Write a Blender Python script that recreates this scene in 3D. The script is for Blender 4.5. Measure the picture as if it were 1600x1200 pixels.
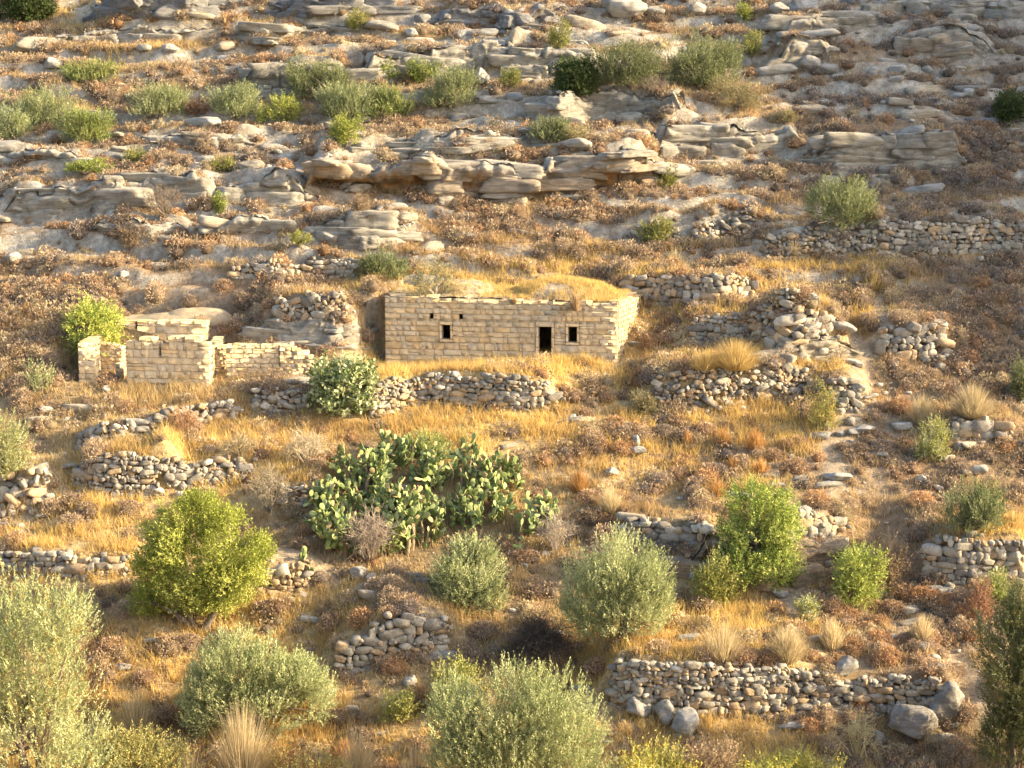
import bpy, math, random
import numpy as np
from mathutils import Vector
random.seed(7); RNG = np.random.default_rng(7)
R = math.radians
for o in list(bpy.data.objects): bpy.data.objects.remove(o)
SC = bpy.context.scene
COL = SC.collection
# ------------------------------------------------------------------ camera, sky, sun, exposure
FPX = 3100.0; PITCH = R(-8.0)
cam = bpy.data.cameras.new('camera'); camo = bpy.data.objects.new('camera', cam); COL.objects.link(camo)
cam.sensor_width = 36; cam.lens = FPX/1600*36; cam.clip_start = 0.5; cam.clip_end = 2000
camo.location = (0, 0, 0); camo.rotation_euler = (R(90)+PITCH, 0, 0); SC.camera = camo
SUN_EL = R(21); SUN_PHI = R(4)            # sun stands to the right, a little toward the camera
sd = Vector((math.cos(SUN_PHI)*math.cos(SUN_EL), -math.sin(SUN_PHI)*math.cos(SUN_EL), math.sin(SUN_EL)))
sun = bpy.data.lights.new('sun', 'SUN'); sun.energy = 5.0; sun.angle = R(0.6); sun.color = (1.0, 0.79, 0.49)
suno = bpy.data.objects.new('sun', sun); COL.objects.link(suno)
suno.rotation_euler = sd.to_track_quat('Z', 'Y').to_euler(); suno.location = (60, -10, 60)
W = bpy.data.worlds.new('World'); SC.world = W; W.use_nodes = True
wn = W.node_tree; bg = wn.nodes['Background']
sky = wn.nodes.new('ShaderNodeTexSky'); sky.sky_type = 'NISHITA'; sky.sun_disc = False
sky.sun_elevation = SUN_EL; sky.sun_rotation = math.atan2(sd.x, sd.y); sky.altitude = 600; sky.dust_density = 5.0; sky.ozone_density = .4
wn.links.new(sky.outputs[0], bg.inputs[0]); bg.inputs[1].default_value = 0.15
SC.view_settings.view_transform = 'Standard'; SC.view_settings.look = 'None'
SC.view_settings.exposure = 1.7; SC.view_settings.gamma = 1
SC.render.engine = 'CYCLES'
SC.cycles.max_bounces = 6; SC.cycles.diffuse_bounces = 3; SC.cycles.transparent_max_bounces = 4

# ------------------------------------------------------------------ noise
def _h(ix, iy, iz, seed):
    n = (ix.astype(np.int64)*374761393 + iy.astype(np.int64)*668265263 + iz*2147483647 + seed*974634777) & 0xffffffff
    n = ((n ^ (n >> 13))*1274126177) & 0xffffffff
    n = ((n ^ (n >> 16))*2246822519) & 0xffffffff
    return ((n ^ (n >> 15)) & 0xffffff)/8388607.5 - 1.0
def vn2(x, y, seed=0):
    x = np.asarray(x, float); y = np.asarray(y, float)
    ix = np.floor(x); iy = np.floor(y); fx = x-ix; fy = y-iy
    fx = fx*fx*(3-2*fx); fy = fy*fy*(3-2*fy); z = 0
    a = _h(ix, iy, z, seed); b = _h(ix+1, iy, z, seed); c = _h(ix, iy+1, z, seed); d = _h(ix+1, iy+1, z, seed)
    return (a*(1-fx)+b*fx)*(1-fy)+(c*(1-fx)+d*fx)*fy
def vn3(x, y, z, seed=0):
    iz = np.floor(z).astype(np.int64); fz = z-iz; fz = fz*fz*(3-2*fz)
    ix = np.floor(x); iy = np.floor(y); fx = x-ix; fy = y-iy; fx = fx*fx*(3-2*fx); fy = fy*fy*(3-2*fy)
    def lay(zz):
        a = _h(ix, iy, zz, seed); b = _h(ix+1, iy, zz, seed); c = _h(ix, iy+1, zz, seed); d = _h(ix+1, iy+1, zz, seed)
        return (a*(1-fx)+b*fx)*(1-fy)+(c*(1-fx)+d*fx)*fy
    return lay(iz)*(1-fz)+lay(iz+1)*fz
def fbm(x, y, o=4, seed=0):
    s = 0; a = 1; t = 0
    for i in range(o):
        s = s+a*vn2(x*2**i, y*2**i, seed+i*17); t += a; a *= .5
    return s/t
def fbm3(x, y, z, o=3, seed=0):
    s = 0; a = 1; t = 0
    for i in range(o):
        s = s+a*vn3(x*2**i, y*2**i, z*2**i, seed+i*13); t += a; a *= .5
    return s/t
def sstep(t): t = np.clip(t, 0, 1); return t*t*(3-2*t)

# ------------------------------------------------------------------ picture <-> place
def ray(px, py):
    a = (px-800)/FPX; b = -(py-600)/FPX
    cp, sp = math.cos(PITCH), math.sin(PITCH)
    return np.array([a, cp - b*sp, sp + b*cp])
def P(px, py, y):
    r = ray(px, py); return Vector(r*(y/r[1]))
def proj(x, y, z):
    cp, sp = math.cos(PITCH), math.sin(PITCH)
    dz = y*cp+z*sp; u = -y*sp+z*cp
    return 800+FPX*x/dz, 600-FPX*u/dz
# ------------------------------------------------------------------ terrain height
ZY = [-60, -4, 0, 49.5, 77, 103, 125, 143, 165, 200, 420]
ZZ = [2, -1.7, -1.8, -40.5, -26.6, -13.1, -1.9, 7.4, 18, 32, 60]
BUMPS = []; CARVE = []; PLATE = []
def riser(x, y):
    zb = np.interp(y, ZY, ZZ)
    p = (zb+.045*x+1.5*fbm(x/13, y/13, 3, 5)+.25*fbm(x/2.5, y/2.5, 2, 9))/1.35
    f = p-np.floor(p)
    m = sstep((y-106.5)/4)*(1-sstep((y-150)/10))
    m = m*np.clip(.75+.8*fbm(x/6, y/3, 2, 31), .1, 1.15)
    return f, m
def H(x, y):
    x = np.asarray(x, float); y = np.asarray(y, float)
    z = np.interp(y, ZY, ZZ)
    far = sstep((y-55)/15)
    z = z+far*(.9*fbm(x/16, y/16, 3, 1)+.28*fbm(x/3.3, y/3.3, 3, 2)+.10*fbm(x/.9, y/.6, 3, 3))*np.where((y > 96) & (y < 107), .55, 1)
    f, m = riser(x, y)
    z = z+m*1.35*.85*(sstep((f-.70)/.26)-f+.3)
    # the neighbouring spur of the hill to the right
    z = z+far*np.interp(y, [66, 80, 90, 98, 108, 150, 200], [0, 7, 15, 22, 25.5, 25.5, 22])*sstep((x-34)/46)
    for b in BUMPS:
        xs, ys, hs, off, L, soft = b
        m_ = (x > xs[0]-1.2) & (x < xs[-1]+1.2) & (y > ys.min()-1) & (y < ys.max()+off+L+1)
        if not np.any(m_): continue
        xx = x[m_] if x.ndim else x; yy = y[m_] if y.ndim else y
        yw = np.interp(xx, xs, ys); h = np.interp(xx, xs, hs)
        fade = sstep((xx-xs[0]+1.2)/1.6)*sstep((xs[-1]+1.2-xx)/1.6)
        d = yy-yw-off
        add = fade*h*sstep(d/soft)*np.clip(1-d/L, 0, 1)
        if x.ndim: z[m_] += add
        else: z = z+add
    for c in PLATE:
        ox, oy, ca, sa, l, za, zb_, vm = c
        u = (x-ox)*ca+(y-oy)*sa; v = -(x-ox)*sa+(y-oy)*ca
        w_ = sstep((u+2)/2)*sstep((l+1.5-u)/1.5)*sstep((v+4.2)/1.2)*sstep((vm+.8-v)/.8)
        zt = za+(zb_-za)*np.clip(u/l, 0, 1)+.05*np.clip(v, -4, 0)+.04*fbm(x/.9, y/.9, 2, 8)
        z = z*(1-w_)+np.minimum(z, zt)*w_
    for c in CARVE:
        ox, oy, ca, sa, l, dp, zf = c
        u = (x-ox)*ca+(y-oy)*sa; v = -(x-ox)*sa+(y-oy)*ca
        ins = (u > 0) & (u < l) & (v > 0) & (v < dp)
        z = np.where(ins, np.minimum(z, zf), z)
    return z
_T = np.arange(62, 175, .1)
def at(px, py):
    r = ray(px, py)/ray(px, py)[1]
    x = r[0]*_T; z = r[2]*_T
    hz = H(x, _T); i = np.argmax(hz > z)
    if i == 0: i = len(_T)-1
    return Vector((x[i], _T[i], hz[i]))
def Hs(x, y): return float(H(np.array([x]), np.array([y]))[0])
def add_bump(pts, hs, off=.15, tread=.14, soft=.22):
    """pts world (x,y) sorted by x; ground rises behind the line by hs and eases back into the slope"""
    o = np.argsort([p[0] for p in pts])
    xs = np.array([pts[i][0] for i in o]); ys = np.array([pts[i][1] for i in o]); h = np.array([hs[i] for i in o])
    BUMPS.append((xs, ys, h, off, max(1.0, float(h.max())/(.515-tread)), soft))

# ------------------------------------------------------------------ mesh building
class Acc:
    def __init__(s): s.v = []; s.f = {}; s.c = []; s.n = 0
    def add(s, v, faces, c):
        """v (n,3); faces list of int arrays (m,k); c (3,) or (n,3)"""
        v = np.asarray(v, np.float32).reshape(-1, 3)
        c = np.asarray(c, np.float32)
        if c.ndim == 1: c = np.tile(c, (len(v), 1))
        for f in faces:
            f = np.asarray(f)
            s.f.setdefault(f.shape[1], []).append(f+s.n)
        s.v.append(v); s.c.append(c); s.n += len(v)
    def inst(s, pv, pf, M, T, C):
        """many copies of a prototype: M (k,3,3), T (k,3), C (k,3)"""
        k = len(T); n = len(pv)
        if k == 0: return
        v = np.einsum('kij,nj->kni', M, pv)+T[:, None, :]
        off = (np.arange(k)*n)[:, None, None]
        fs = [(f[None]+off).reshape(-1, f.shape[1]) for f in pf]
        s.add(v.reshape(-1, 3), fs, np.repeat(C, n, axis=0))
    def build(s, name, mat, parent=None, smooth=False, loc=None):
        v = np.concatenate(s.v); c = np.concatenate(s.c)
        if loc is not None: v = v-np.array(loc, np.float32)
        me = bpy.data.meshes.new(name)
        me.vertices.add(len(v)); me.vertices.foreach_set('co', v.ravel())
        loops = []; tot = []
        for k in s.f:
            a = np.concatenate(s.f[k]); loops.append(a.ravel()); tot.append(np.full(len(a), k))
        loops = np.concatenate(loops).astype(np.int32); tot = np.concatenate(tot).astype(np.int32)
        st = np.concatenate([[0], np.cumsum(tot)[:-1]]).astype(np.int32)
        me.loops.add(len(loops)); me.loops.foreach_set('vertex_index', loops)
        me.polygons.add(len(tot)); me.polygons.foreach_set('loop_start', st); me.polygons.foreach_set('loop_total', tot)
        if smooth: me.polygons.foreach_set('use_smooth', np.ones(len(tot), bool))
        me.update(calc_edges=True)
        at_ = me.attributes.new('tint', 'FLOAT_COLOR', 'POINT')
        at_.data.foreach_set('color', np.concatenate([c, np.ones((len(c), 1), np.float32)], 1).ravel())
        me.materials.append(mat)
        o = bpy.data.objects.new(name, me); COL.objects.link(o)
        if loc is not None and parent is None: o.location = loc
        if parent: o.parent = parent
        return o
def tag(o, label=None, cat=None, group=None, kind=None):
    if label: o['label'] = label
    if cat: o['category'] = cat
    if group: o['group'] = group
    if kind: o['kind'] = kind
    return o
def empty(name, loc, label, cat, group=None):
    o = bpy.data.objects.new(name, None); COL.objects.link(o); o.location = loc; o.empty_display_size = .3
    return tag(o, label, cat, group)
def rotz(a): c, s = np.cos(a), np.sin(a); return np.array([[c, -s, 0], [s, c, 0], [0, 0, 1.]])
def rand_rot(k, rng=RNG):
    q = rng.normal(size=(k, 4)); q /= np.linalg.norm(q, axis=1)[:, None]
    w, x, y, z = q.T
    return np.stack([np.stack([1-2*(y*y+z*z), 2*(x*y-z*w), 2*(x*z+y*w)], -1), np.stack([2*(x*y+z*w), 1-2*(x*x+z*z), 2*(y*z-x*w)], -1), np.stack([2*(x*z-y*w), 2*(y*z+x*w), 1-2*(x*x+y*y)], -1)], 1)

# ------------------------------------------------------------------ materials
def base_mat(name):
    m = bpy.data.materials.new(name); m.use_nodes = True; nt = m.node_tree; nt.nodes.clear()
    out = nt.nodes.new('ShaderNodeOutputMaterial'); return m, nt, out
def mineral(name, nscale=3.0, var=.35, bump=.5, bscale=9, spots=None, strata=0.0, bdist=.06):
    m, nt, out = base_mat(name); N = nt.nodes.new; L = nt.links.new
    geo = N('ShaderNodeNewGeometry'); at_ = N('ShaderNodeAttribute'); at_.attribute_name = 'tint'
    n1 = N('ShaderNodeTexNoise'); n1.inputs['Scale'].default_value = nscale; n1.inputs['Detail'].default_value = 6; n1.inputs['Roughness'].default_value = .65
    n2 = N('ShaderNodeTexNoise'); n2.inputs['Scale'].default_value = bscale; n2.inputs['Detail'].default_value = 8; n2.inputs['Roughness'].default_value = .7
    mp = N('ShaderNodeMapping'); L(geo.outputs['Position'], mp.inputs[0]); mp.inputs['Scale'].default_value = (1, 1, 1+strata*4)
    L(mp.outputs[0], n1.inputs[0]); L(mp.outputs[0], n2.inputs[0])
    mr = N('ShaderNodeMapRange'); mr.inputs[1].default_value = .3; mr.inputs[2].default_value = .7; mr.inputs[3].default_value = 1-var; mr.inputs[4].default_value = 1+var
    L(n1.outputs[0], mr.inputs[0])
    mr2 = N('ShaderNodeMapRange'); mr2.inputs[1].default_value = .3; mr2.inputs[2].default_value = .7; mr2.inputs[3].default_value = 1-var*.6; mr2.inputs[4].default_value = 1+var*.6
    L(n2.outputs[0], mr2.inputs[0])
    mu = N('ShaderNodeMath'); mu.operation = 'MULTIPLY'; L(mr.outputs[0], mu.inputs[0]); L(mr2.outputs[0], mu.inputs[1])
    vm = N('ShaderNodeVectorMath'); vm.operation = 'SCALE'; L(at_.outputs['Color'], vm.inputs[0]); L(mu.outputs[0], vm.inputs['Scale'])
    colout = vm.outputs[0]
    if spots:
        n3 = N('ShaderNodeTexNoise'); n3.inputs['Scale'].default_value = spots[1]; n3.inputs['Detail'].default_value = 4; L(geo.outputs['Position'], n3.inputs[0])
        r3 = N('ShaderNodeMapRange'); r3.inputs[1].default_value = .52; r3.inputs[2].default_value = .66; r3.inputs[3].default_value = 0; r3.inputs[4].default_value = spots[2]
        L(n3.outputs[0], r3.inputs[0]); mx = N('ShaderNodeMix'); mx.data_type = 'RGBA'; L(r3.outputs[0], mx.inputs[0]); L(colout, mx.inputs[6]); mx.inputs[7].default_value = (*spots[0], 1); colout = mx.outputs[2]
    bs = N('ShaderNodeBsdfPrincipled'); bs.inputs['Roughness'].default_value = .95; bs.inputs['Specular IOR Level'].default_value = .12
    L(colout, bs.inputs['Base Color'])
    bu = N('ShaderNodeBump'); bu.inputs['Strength'].default_value = bump; bu.inputs['Distance'].default_value = bdist; L(n2.outputs[0], bu.inputs['Height']); L(bu.outputs[0], bs.inputs['Normal'])
    L(bs.outputs[0], out.inputs[0]); return m
def leafy(name, trans=.35, var=.25):
    m, nt, out = base_mat(name); N = nt.nodes.new; L = nt.links.new
    at_ = N('ShaderNodeAttribute'); at_.attribute_name = 'tint'; oi = N('ShaderNodeObjectInfo')
    mr = N('ShaderNodeMapRange'); mr.inputs[3].default_value = 1-var; mr.inputs[4].default_value = 1+var; L(oi.outputs['Random'], mr.inputs[0])
    vm = N('ShaderNodeVectorMath'); vm.operation = 'SCALE'; L(at_.outputs['Color'], vm.inputs[0]); L(mr.outputs[0], vm.inputs['Scale'])
    d = N('ShaderNodeBsdfDiffuse'); t = N('ShaderNodeBsdfTranslucent'); mx = N('ShaderNodeMixShader'); mx.inputs[0].default_value = trans
    L(vm.outputs[0], d.inputs[0]); L(vm.outputs[0], t.inputs[0]); L(d.outputs[0], mx.inputs[1]); L(t.outputs[0], mx.inputs[2]); L(mx.outputs[0], out.inputs[0]); return m
M_ground = mineral('hillside_soil', 2.2, .38, 1.0, 9, ((.15, .10, .06), 3.5, .4), bdist=.10)
M_rock = mineral('limestone', 1.3, .32, 1.0, 6, ((.15, .14, .12), 1.3, .6), strata=1.6, bdist=.16)
M_stone = mineral('fieldstone', 3.5, .30, .6, 14)
M_block = mineral('cut_stone', 3.0, .26, .3, 20)
M_plaster = mineral('old_plaster', 2.5, .2, .5, 12)
M_leaf = leafy('foliage', .20, .12)
M_grass = leafy('dry_grass_blades', .42, .15)
M_twig = leafy('dry_twigs', .22, .16)
M_bark = mineral('bark', 8, .4, .8, 20)
M_pad = leafy('cactus_pads', .08, .05)

# ------------------------------------------------------------------ prototypes
import bmesh
def ico(sub):
    bm = bmesh.new(); bmesh.ops.create_icosphere(bm, subdivisions=sub, radius=1)
    v = np.array([p.co[:] for p in bm.verts]); f = np.array([[q.index for q in p.verts] for p in bm.faces]); bm.free(); return v, f
def chipped(sub, seed, planes=10, rough=.05, cut=.62, box=True, soft=0.):
    """an angular stone: the hull left by random cutting planes"""
    v, f = ico(sub); r = np.random.default_rng(seed)
    ns = r.normal(size=(planes, 3)); ns /= np.linalg.norm(ns, axis=1)[:, None]; ds = cut+r.random(planes)*.32
    if box:
        bx = np.array([[1, 0, 0], [-1, 0, 0], [0, 1, 0], [0, -1, 0], [0, 0, 1], [0, 0, -1]])+r.normal(size=(6, 3))*.13
        bx /= np.linalg.norm(bx, axis=1)[:, None]; ns = np.vstack([ns, bx]); ds = np.concatenate([ds, .62+r.random(6)*.14])
    dd = v@ns.T; q = np.where(dd > 1e-3, ds[None]/np.maximum(dd, 1e-3), 9.)
    k = 14. if sub != 4 or box else 34.; rad = q.min(1) if soft == 0 else (q**-k).sum(1)**(-1/k)
    rad = np.minimum(rad, 1.25)
    v = v*rad[:, None]; nn = fbm3(v[:, 0]*3+seed*3.1, v[:, 1]*3, v[:, 2]*3, 3, seed)
    v = v*(1+rough*nn)[:, None]; v = v/np.abs(v).max(0)*1.02; return v, f
STONES = [chipped(3 if s < 7 else 2, s, 9) for s in range(14)]
def stone_set(acc, c, s, rot, col):
    """c (k,3) centres, s (k,3) half sizes, rot list of 3x3, col (k,3)"""
    c = np.array(c); s = np.array(s); rot = np.array(rot); col = np.array(col)
    which = RNG.integers(0, len(STONES), len(c))
    for i, (pv, pf) in enumerate(STONES):
        m = which == i
        if m.any(): acc.inst(pv, [pf], rot[m]*s[m][:, None, :], c[m], col[m])
def stone_col(warm=.2):
    t = random.random(); k = .82+.36*random.random()
    if t < warm: b = (.36, .265, .165)
    elif t < warm+.14: b = (.40, .36, .29)
    elif t < warm+.42: b = (.21, .19, .16)
    else: b = (.30, .27, .215)
    return (b[0]*k, b[1]*k, b[2]*k)

SLABS = [chipped(4, 60+s, 5, .16, .72, soft=1.) for s in range(10)]
# ------------------------------------------------------------------ dry-stone walls
SHOW = []
def polyline(pts, step=.1):
    """pts [(px, top, bottom)] -> world samples along the wall foot"""
    W_ = []
    pxs = [p[0] for p in pts]
    n = max(3, int((pxs[-1]-pxs[0])/12)+1)
    for px in np.linspace(pxs[0], pxs[-1], n):
        t = np.interp(px, pxs, [p[1] for p in pts]); b = np.interp(px, pxs, [p[2] for p in pts])
        g = at(px, b); W_.append((g.x, g.y, g.z, max(.12, (b-t)*g.y/FPX)))
    A = np.array(W_); A[:, 0] = np.maximum.accumulate(A[:, 0]+np.arange(len(A))*1e-4)
    # smooth the foot line so that terrain noise does not make it jump
    k = np.array([.25, .5, .25])
    for _ in range(2):
        B = np.vstack([A[0], A, A[-1]]); A[:, 1] = np.convolve(B[:, 1], k, 'valid')
    A[:, 2] = H(A[:, 0], A[:, 1]); return A
def dry_wall(pts, label, size=.24, warm=.2, rubble=0., seed=1, big=0., group=None, name='stone_wall', thick=.5):
    random.seed(seed*101+7)
    A = polyline(pts); s = np.concatenate([[0], np.cumsum(np.hypot(np.diff(A[:, 0]), np.diff(A[:, 1])))]); Ltot = s[-1]
    add_bump([(a[0], a[1]) for a in A], list(A[:, 3]*.97), off=.22)
    C = []; S = []; Rt = []; K = []
    hmax = A[:, 3].max(); z = -.18
    while z < hmax+.05:
        hr = size*(.55+.7*random.random())*(1.15 if z < .5 else 1); u = -random.random()*.2
        while u < Ltot:
            w = hr*(.6+2.1*random.random()**1.3); um = u+w/2; u += w*.96
            if um < 0 or um > Ltot: continue
            h = np.interp(um, s, A[:, 3])
            wob = .10*math.sin(um*1.7+seed)+.08*vn2(np.array([um*1.3]), np.array([seed*1.]), 3)[0]
            if z+hr*.5 > h+wob*.9: continue
            x = np.interp(um, s, A[:, 0]); y = np.interp(um, s, A[:, 1]); zb = np.interp(um, s, A[:, 2])
            ang = math.atan2(np.interp(um+.3, s, A[:, 1])-np.interp(um-.3, s, A[:, 1]), max(.1, np.interp(um+.3, s, A[:, 0])-np.interp(um-.3, s, A[:, 0])))
            batter = .10*(z/max(h, .3))+rubble*.5*(z/max(h, .3))
            sc = 1.; hh = hr
            if random.random() < big+.07: sc = 1.35
            C.append((x+random.gauss(0, .02+.05*rubble), y+batter+random.gauss(0, .03+.08*rubble), zb+z+hr/2+random.gauss(0, .14*hr+.04*rubble)))
            S.append((w*.56*sc, .17+.1*random.random(), hh*(.52+.14*random.random())*sc))
            a1 = random.gauss(0, .16+.5*rubble)
            Rt.append(rotz(ang+random.gauss(0, .12))@np.array([[math.cos(a1), 0, -math.sin(a1)], [0, 1, 0], [math.sin(a1), 0, math.cos(a1)]]))
            K.append(stone_col(warm))
            if random.random() < .7:
                rr_ = hr*(.16+.16*random.random()); C.append((x+w*.5+random.gauss(0, .02), y+batter-.02, zb+z+hr*random.random())); S.append((rr_*1.3, .16, rr_)); Rt.append(rotz(ang)); K.append(stone_col(warm))
        z += hr*.92
    # coping and fallen stones
    for i in range(int(Ltot*(1.6+5*rubble))):
        um = random.random()*Ltot; h = np.interp(um, s, A[:, 3]); x = np.interp(um, s, A[:, 0]); y = np.interp(um, s, A[:, 1]); zb = np.interp(um, s, A[:, 2])
        r = size*(.3+.45*random.random())
        if random.random() < .55: p = (x, y+.12+random.random()*.3, zb+h+r*.3)
        else:
            yy = y-.2-abs(random.gauss(0, .5)); p = (x, yy, Hs(x, yy)+r*.3)
        C.append(p); S.append((r*1.1, r*.9, r*.75)); Rt.append(rotz(random.random()*6)); K.append(stone_col(warm))
    acc = Acc(); stone_set(acc, C, S, Rt, K)
    g = A[len(A)//2]
    o = acc.build(name, M_stone, loc=(float(g[0]), float(g[1]), float(g[2])))
    tag(o, label, 'stone wall', group); return A
def boulder(px, py, w, h, label, seed, tint=(.33, .32, .30), d=None, tilt=0., lift=.0, name='boulder', rough=.10, planes=6, cut=.72, sharp=True):
    g = at(px, py); sc = g.y/FPX; rx = w*sc/2; rz = h*sc/2; ry = (d*sc/2 if d else (rx+rz)/2)
    v, f = chipped(4, seed, planes, rough, cut, box=False, soft=1.)
    k = fbm3(v[:, 0]*4, v[:, 1]*4, v[:, 2]*9, 3, seed+3); v = v*(1+.05*k)[:, None]
    v = v*np.array([rx, ry, rz]); ct, st = math.cos(tilt), math.sin(tilt)
    v = v@np.array([[ct, 0, -st], [0, 1, 0], [st, 0, ct]]).T
    v = v@rotz(random.random()*.5-.25).T
    acc = Acc(); n = fbm3(v[:, 0]*2, v[:, 1]*2, v[:, 2]*2, 3, seed)
    c = np.array(tint)[None]*(1+.22*n)[:, None]
    acc.add(v+np.array([g.x, g.y+ry*.3, g.z+rz*.74+lift*sc]), [f], c)
    o = acc.build(name, M_rock, smooth=True, loc=(g.x, g.y, g.z)); tag(o, label, 'boulder'); return g

# ------------------------------------------------------------------ bedrock ledges
def ledge(pts, label, seed, cave=None, back=1.6, over=.25, ochre=.0, tint=(.40, .37, .31), bump=True, name='rock_ledge', blocky=.5, toppush=1.0, rec=1.5, bw=2.9, bh=.78):
    A = polyline(pts); s = np.concatenate([[0], np.cumsum(np.hypot(np.diff(A[:, 0]), np.diff(A[:, 1])))]); Lt = s[-1]
    n = max(12, int(Lt/.10)); u = np.linspace(0, Lt, n)
    X = np.interp(u, s, A[:, 0]); Y = np.interp(u, s, A[:, 1]); Z = np.interp(u, s, A[:, 2]); Hh = np.interp(u, s, A[:, 3])
    fade = np.minimum(sstep(u/1.0), sstep((Lt-u)/1.0)); Hh = Hh*(.35+.65*fade)
    Hh = Hh*(1+.12*_h(np.floor(u/1.15+.6*fbm(u*.7, u*0+seed, 2, seed+40)), np.zeros(n), 0, seed+41)*fade+.12*fbm(u*1.6, u*0+seed, 3, seed+42))
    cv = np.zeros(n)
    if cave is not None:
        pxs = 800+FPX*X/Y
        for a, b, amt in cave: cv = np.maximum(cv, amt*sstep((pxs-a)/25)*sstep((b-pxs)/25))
    # profile: t, forward distance, height fraction
    tt = np.concatenate([np.linspace(-.35, 1, 22), np.linspace(1.0, 1.0, 3)[1:], np.full(9, 1.0)])
    m = len(tt); fw = np.zeros(m); up = tt.copy()
    fw[:22] = .15+over*np.sin(np.clip(tt[:22], 0, 1)*math.pi*.5)**2
    fw[20:24] = [over+.10, over+.02, over-.1, over-.3]; up[20:24] = [.94, 1.0, 1.04, 1.05]
    fw[24:] = np.linspace(over-.5, -back, m-24); up[24:] = np.linspace(1.05, 1.0, m-24); 
    FW = np.tile(fw, (n, 1)); UP = np.tile(up, (n, 1))
    cavep = np.exp(-((up-.40)/.30)**2)*(np.arange(m) < 22)
    FW -= cv[:, None]*cavep[None]*rec
    UU, TT = np.meshgrid(u, up, indexing='ij')
    zz = UP*Hh[:, None]
    st = fbm(UU*.35+seed, zz*4.5, 3, seed)            # bedding
    jo = fbm(UU*.9+seed*2.3, zz*.5+3, 3, seed+5)       # joints
    big = fbm(UU*.28, zz*.2+seed, 2, seed+9)
    jb = np.abs(vn2(UU*.55+seed, zz*.25, seed+8)); crack = -blocky*np.exp(-(jb/.07)**2)*.35
    front = (np.arange(m) < 24)[None]*1.
    FW -= (.55-.35*cv[:, None])*front
    lay = np.floor(zz*2.6+.5*fbm(UU*.25, zz*.3+seed, 2, seed+3)+seed*.37); cell = np.floor(UU*.75+lay*.61+.9*fbm(UU*.5, lay*1.7, 2, seed+4))
    hb = _h(cell, lay, 0, seed+21); hl = _h(lay*1., lay*0.+3, 0, seed+22)
    big = big*.6; FW = FW+(.10*hb+.12*hl+.05*fbm(UU*2.5, zz*7, 3, seed+15))*front
    FW = FW+(.12*st+.16*jo+.38*big+crack)*(front*.9+.1)
    wob = .22*fbm(UU*.5+seed, UU*0+1, 3, seed+2)*toppush
    UP2 = UP*(1+wob*(np.clip(UP, 0, 1)))
    topn = (.16*fbm(UU*1.1, FW*1.6+seed, 4, seed+4)+.07*_h(np.floor(UU*1.1+.5*FW), np.floor(FW*1.7+.3*UU), 0, seed+6))*(1-front)
    ZZ_ = Z[:, None]+UP2*Hh[:, None]+topn+crack*.06*(1-front)
    dis = .13*fbm(UU*1.9, zz*3.4+FW*1.5, 3, seed+51)+.05*fbm(UU*6, zz*9+FW*4, 2, seed+52)
    FW = FW+dis*front; ZZ_ = ZZ_+dis*(1-.5*front)
    rise = np.clip(-FW, 0, None)*.12
    ZZ_ = ZZ_+rise
    ZZ_[:, -2] -= .25; ZZ_[:, -1] -= .9
    dY = np.gradient(Y, u); dX = np.gradient(X, u); ln = np.hypot(dX, dY); nx, ny = dY/ln, -dX/ln
    VX = X[:, None]+nx[:, None]*FW; VY = Y[:, None]+ny[:, None]*FW
    V = np.stack([VX, VY, ZZ_], -1).reshape(-1, 3)
    i = np.arange(n-1)[:, None]*m+np.arange(m-1)[None]; F = np.stack([i, i+m, i+m+1, i+1], -1).reshape(-1, 4)
    col = np.tile(np.array(tint), (n*m, 1)).reshape(n, m, 3)
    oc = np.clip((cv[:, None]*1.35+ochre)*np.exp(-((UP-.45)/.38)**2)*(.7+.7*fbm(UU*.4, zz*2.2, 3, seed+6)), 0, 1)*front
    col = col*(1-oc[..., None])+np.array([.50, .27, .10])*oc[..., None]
    col = col*(1+.38*fbm(UU*.8, zz*3+FW, 4, seed+11)+.10*hb)[..., None]
    so = sstep((fbm(UU*.55, FW*1.1, 3, seed+31)-.05)/.2)*(1-front)*.8; col = col*(1-so[..., None])+np.array([.23, .165, .10])*so[..., None]
    acc = Acc(); acc.add(V, [F], col.reshape(-1, 3))
    # the bedded, jointed faces: angular slabs let into the bank, course over course
    rg_ = np.random.default_rng(seed*7+1); C = []; S = []; Rt = []; K = []; zc = -.25
    htop = float(Hh.max())*1.02
    while zc < htop:
        h_ = bh*(.55+.9*rg_.random()); uu = -rg_.random()*bw; lo = rg_.normal()*.12
        while uu < Lt:
            w_ = bw*(.35+1.5*rg_.random()**1.5); um = uu+w_/2; uu += w_*(.60 if cave else .80)
            if um < .1 or um > Lt-.1: continue
            hl_ = float(np.interp(um, u, Hh))
            if zc+h_*.55 > hl_: continue
            top_c = zc+h_*1.25 > hl_
            frac = (zc+h_/2)/max(hl_, .2); c_ = float(np.interp(um, u, cv))
            if c_ > .25 and frac < .74: continue
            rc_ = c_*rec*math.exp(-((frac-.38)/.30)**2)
            x = np.interp(um, u, X); y = np.interp(um, u, Y); z0 = np.interp(um, u, Z); nxi = np.interp(um, u, nx); nyi = np.interp(um, u, ny)
            f_ = lo+rg_.normal()*.06+over*min(1, max(0, frac))-.25-rc_-.45*max(0, frac)*(1-c_)+.55*c_*max(0, frac-.6)
            dep = .55+.3*rg_.random()
            C.append((x+nxi*(f_-dep*.5), y+nyi*(f_-dep*.5), z0+zc+h_/2)); S.append((w_*.56, dep, h_*.60))
            ang = math.atan2(nxi, -nyi)+rg_.normal()*.07; a1 = rg_.normal()*.05; Rt.append(rotz(ang)@np.array([[math.cos(a1), 0, -math.sin(a1)], [0, 1, 0], [math.sin(a1), 0, math.cos(a1)]]))
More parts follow.
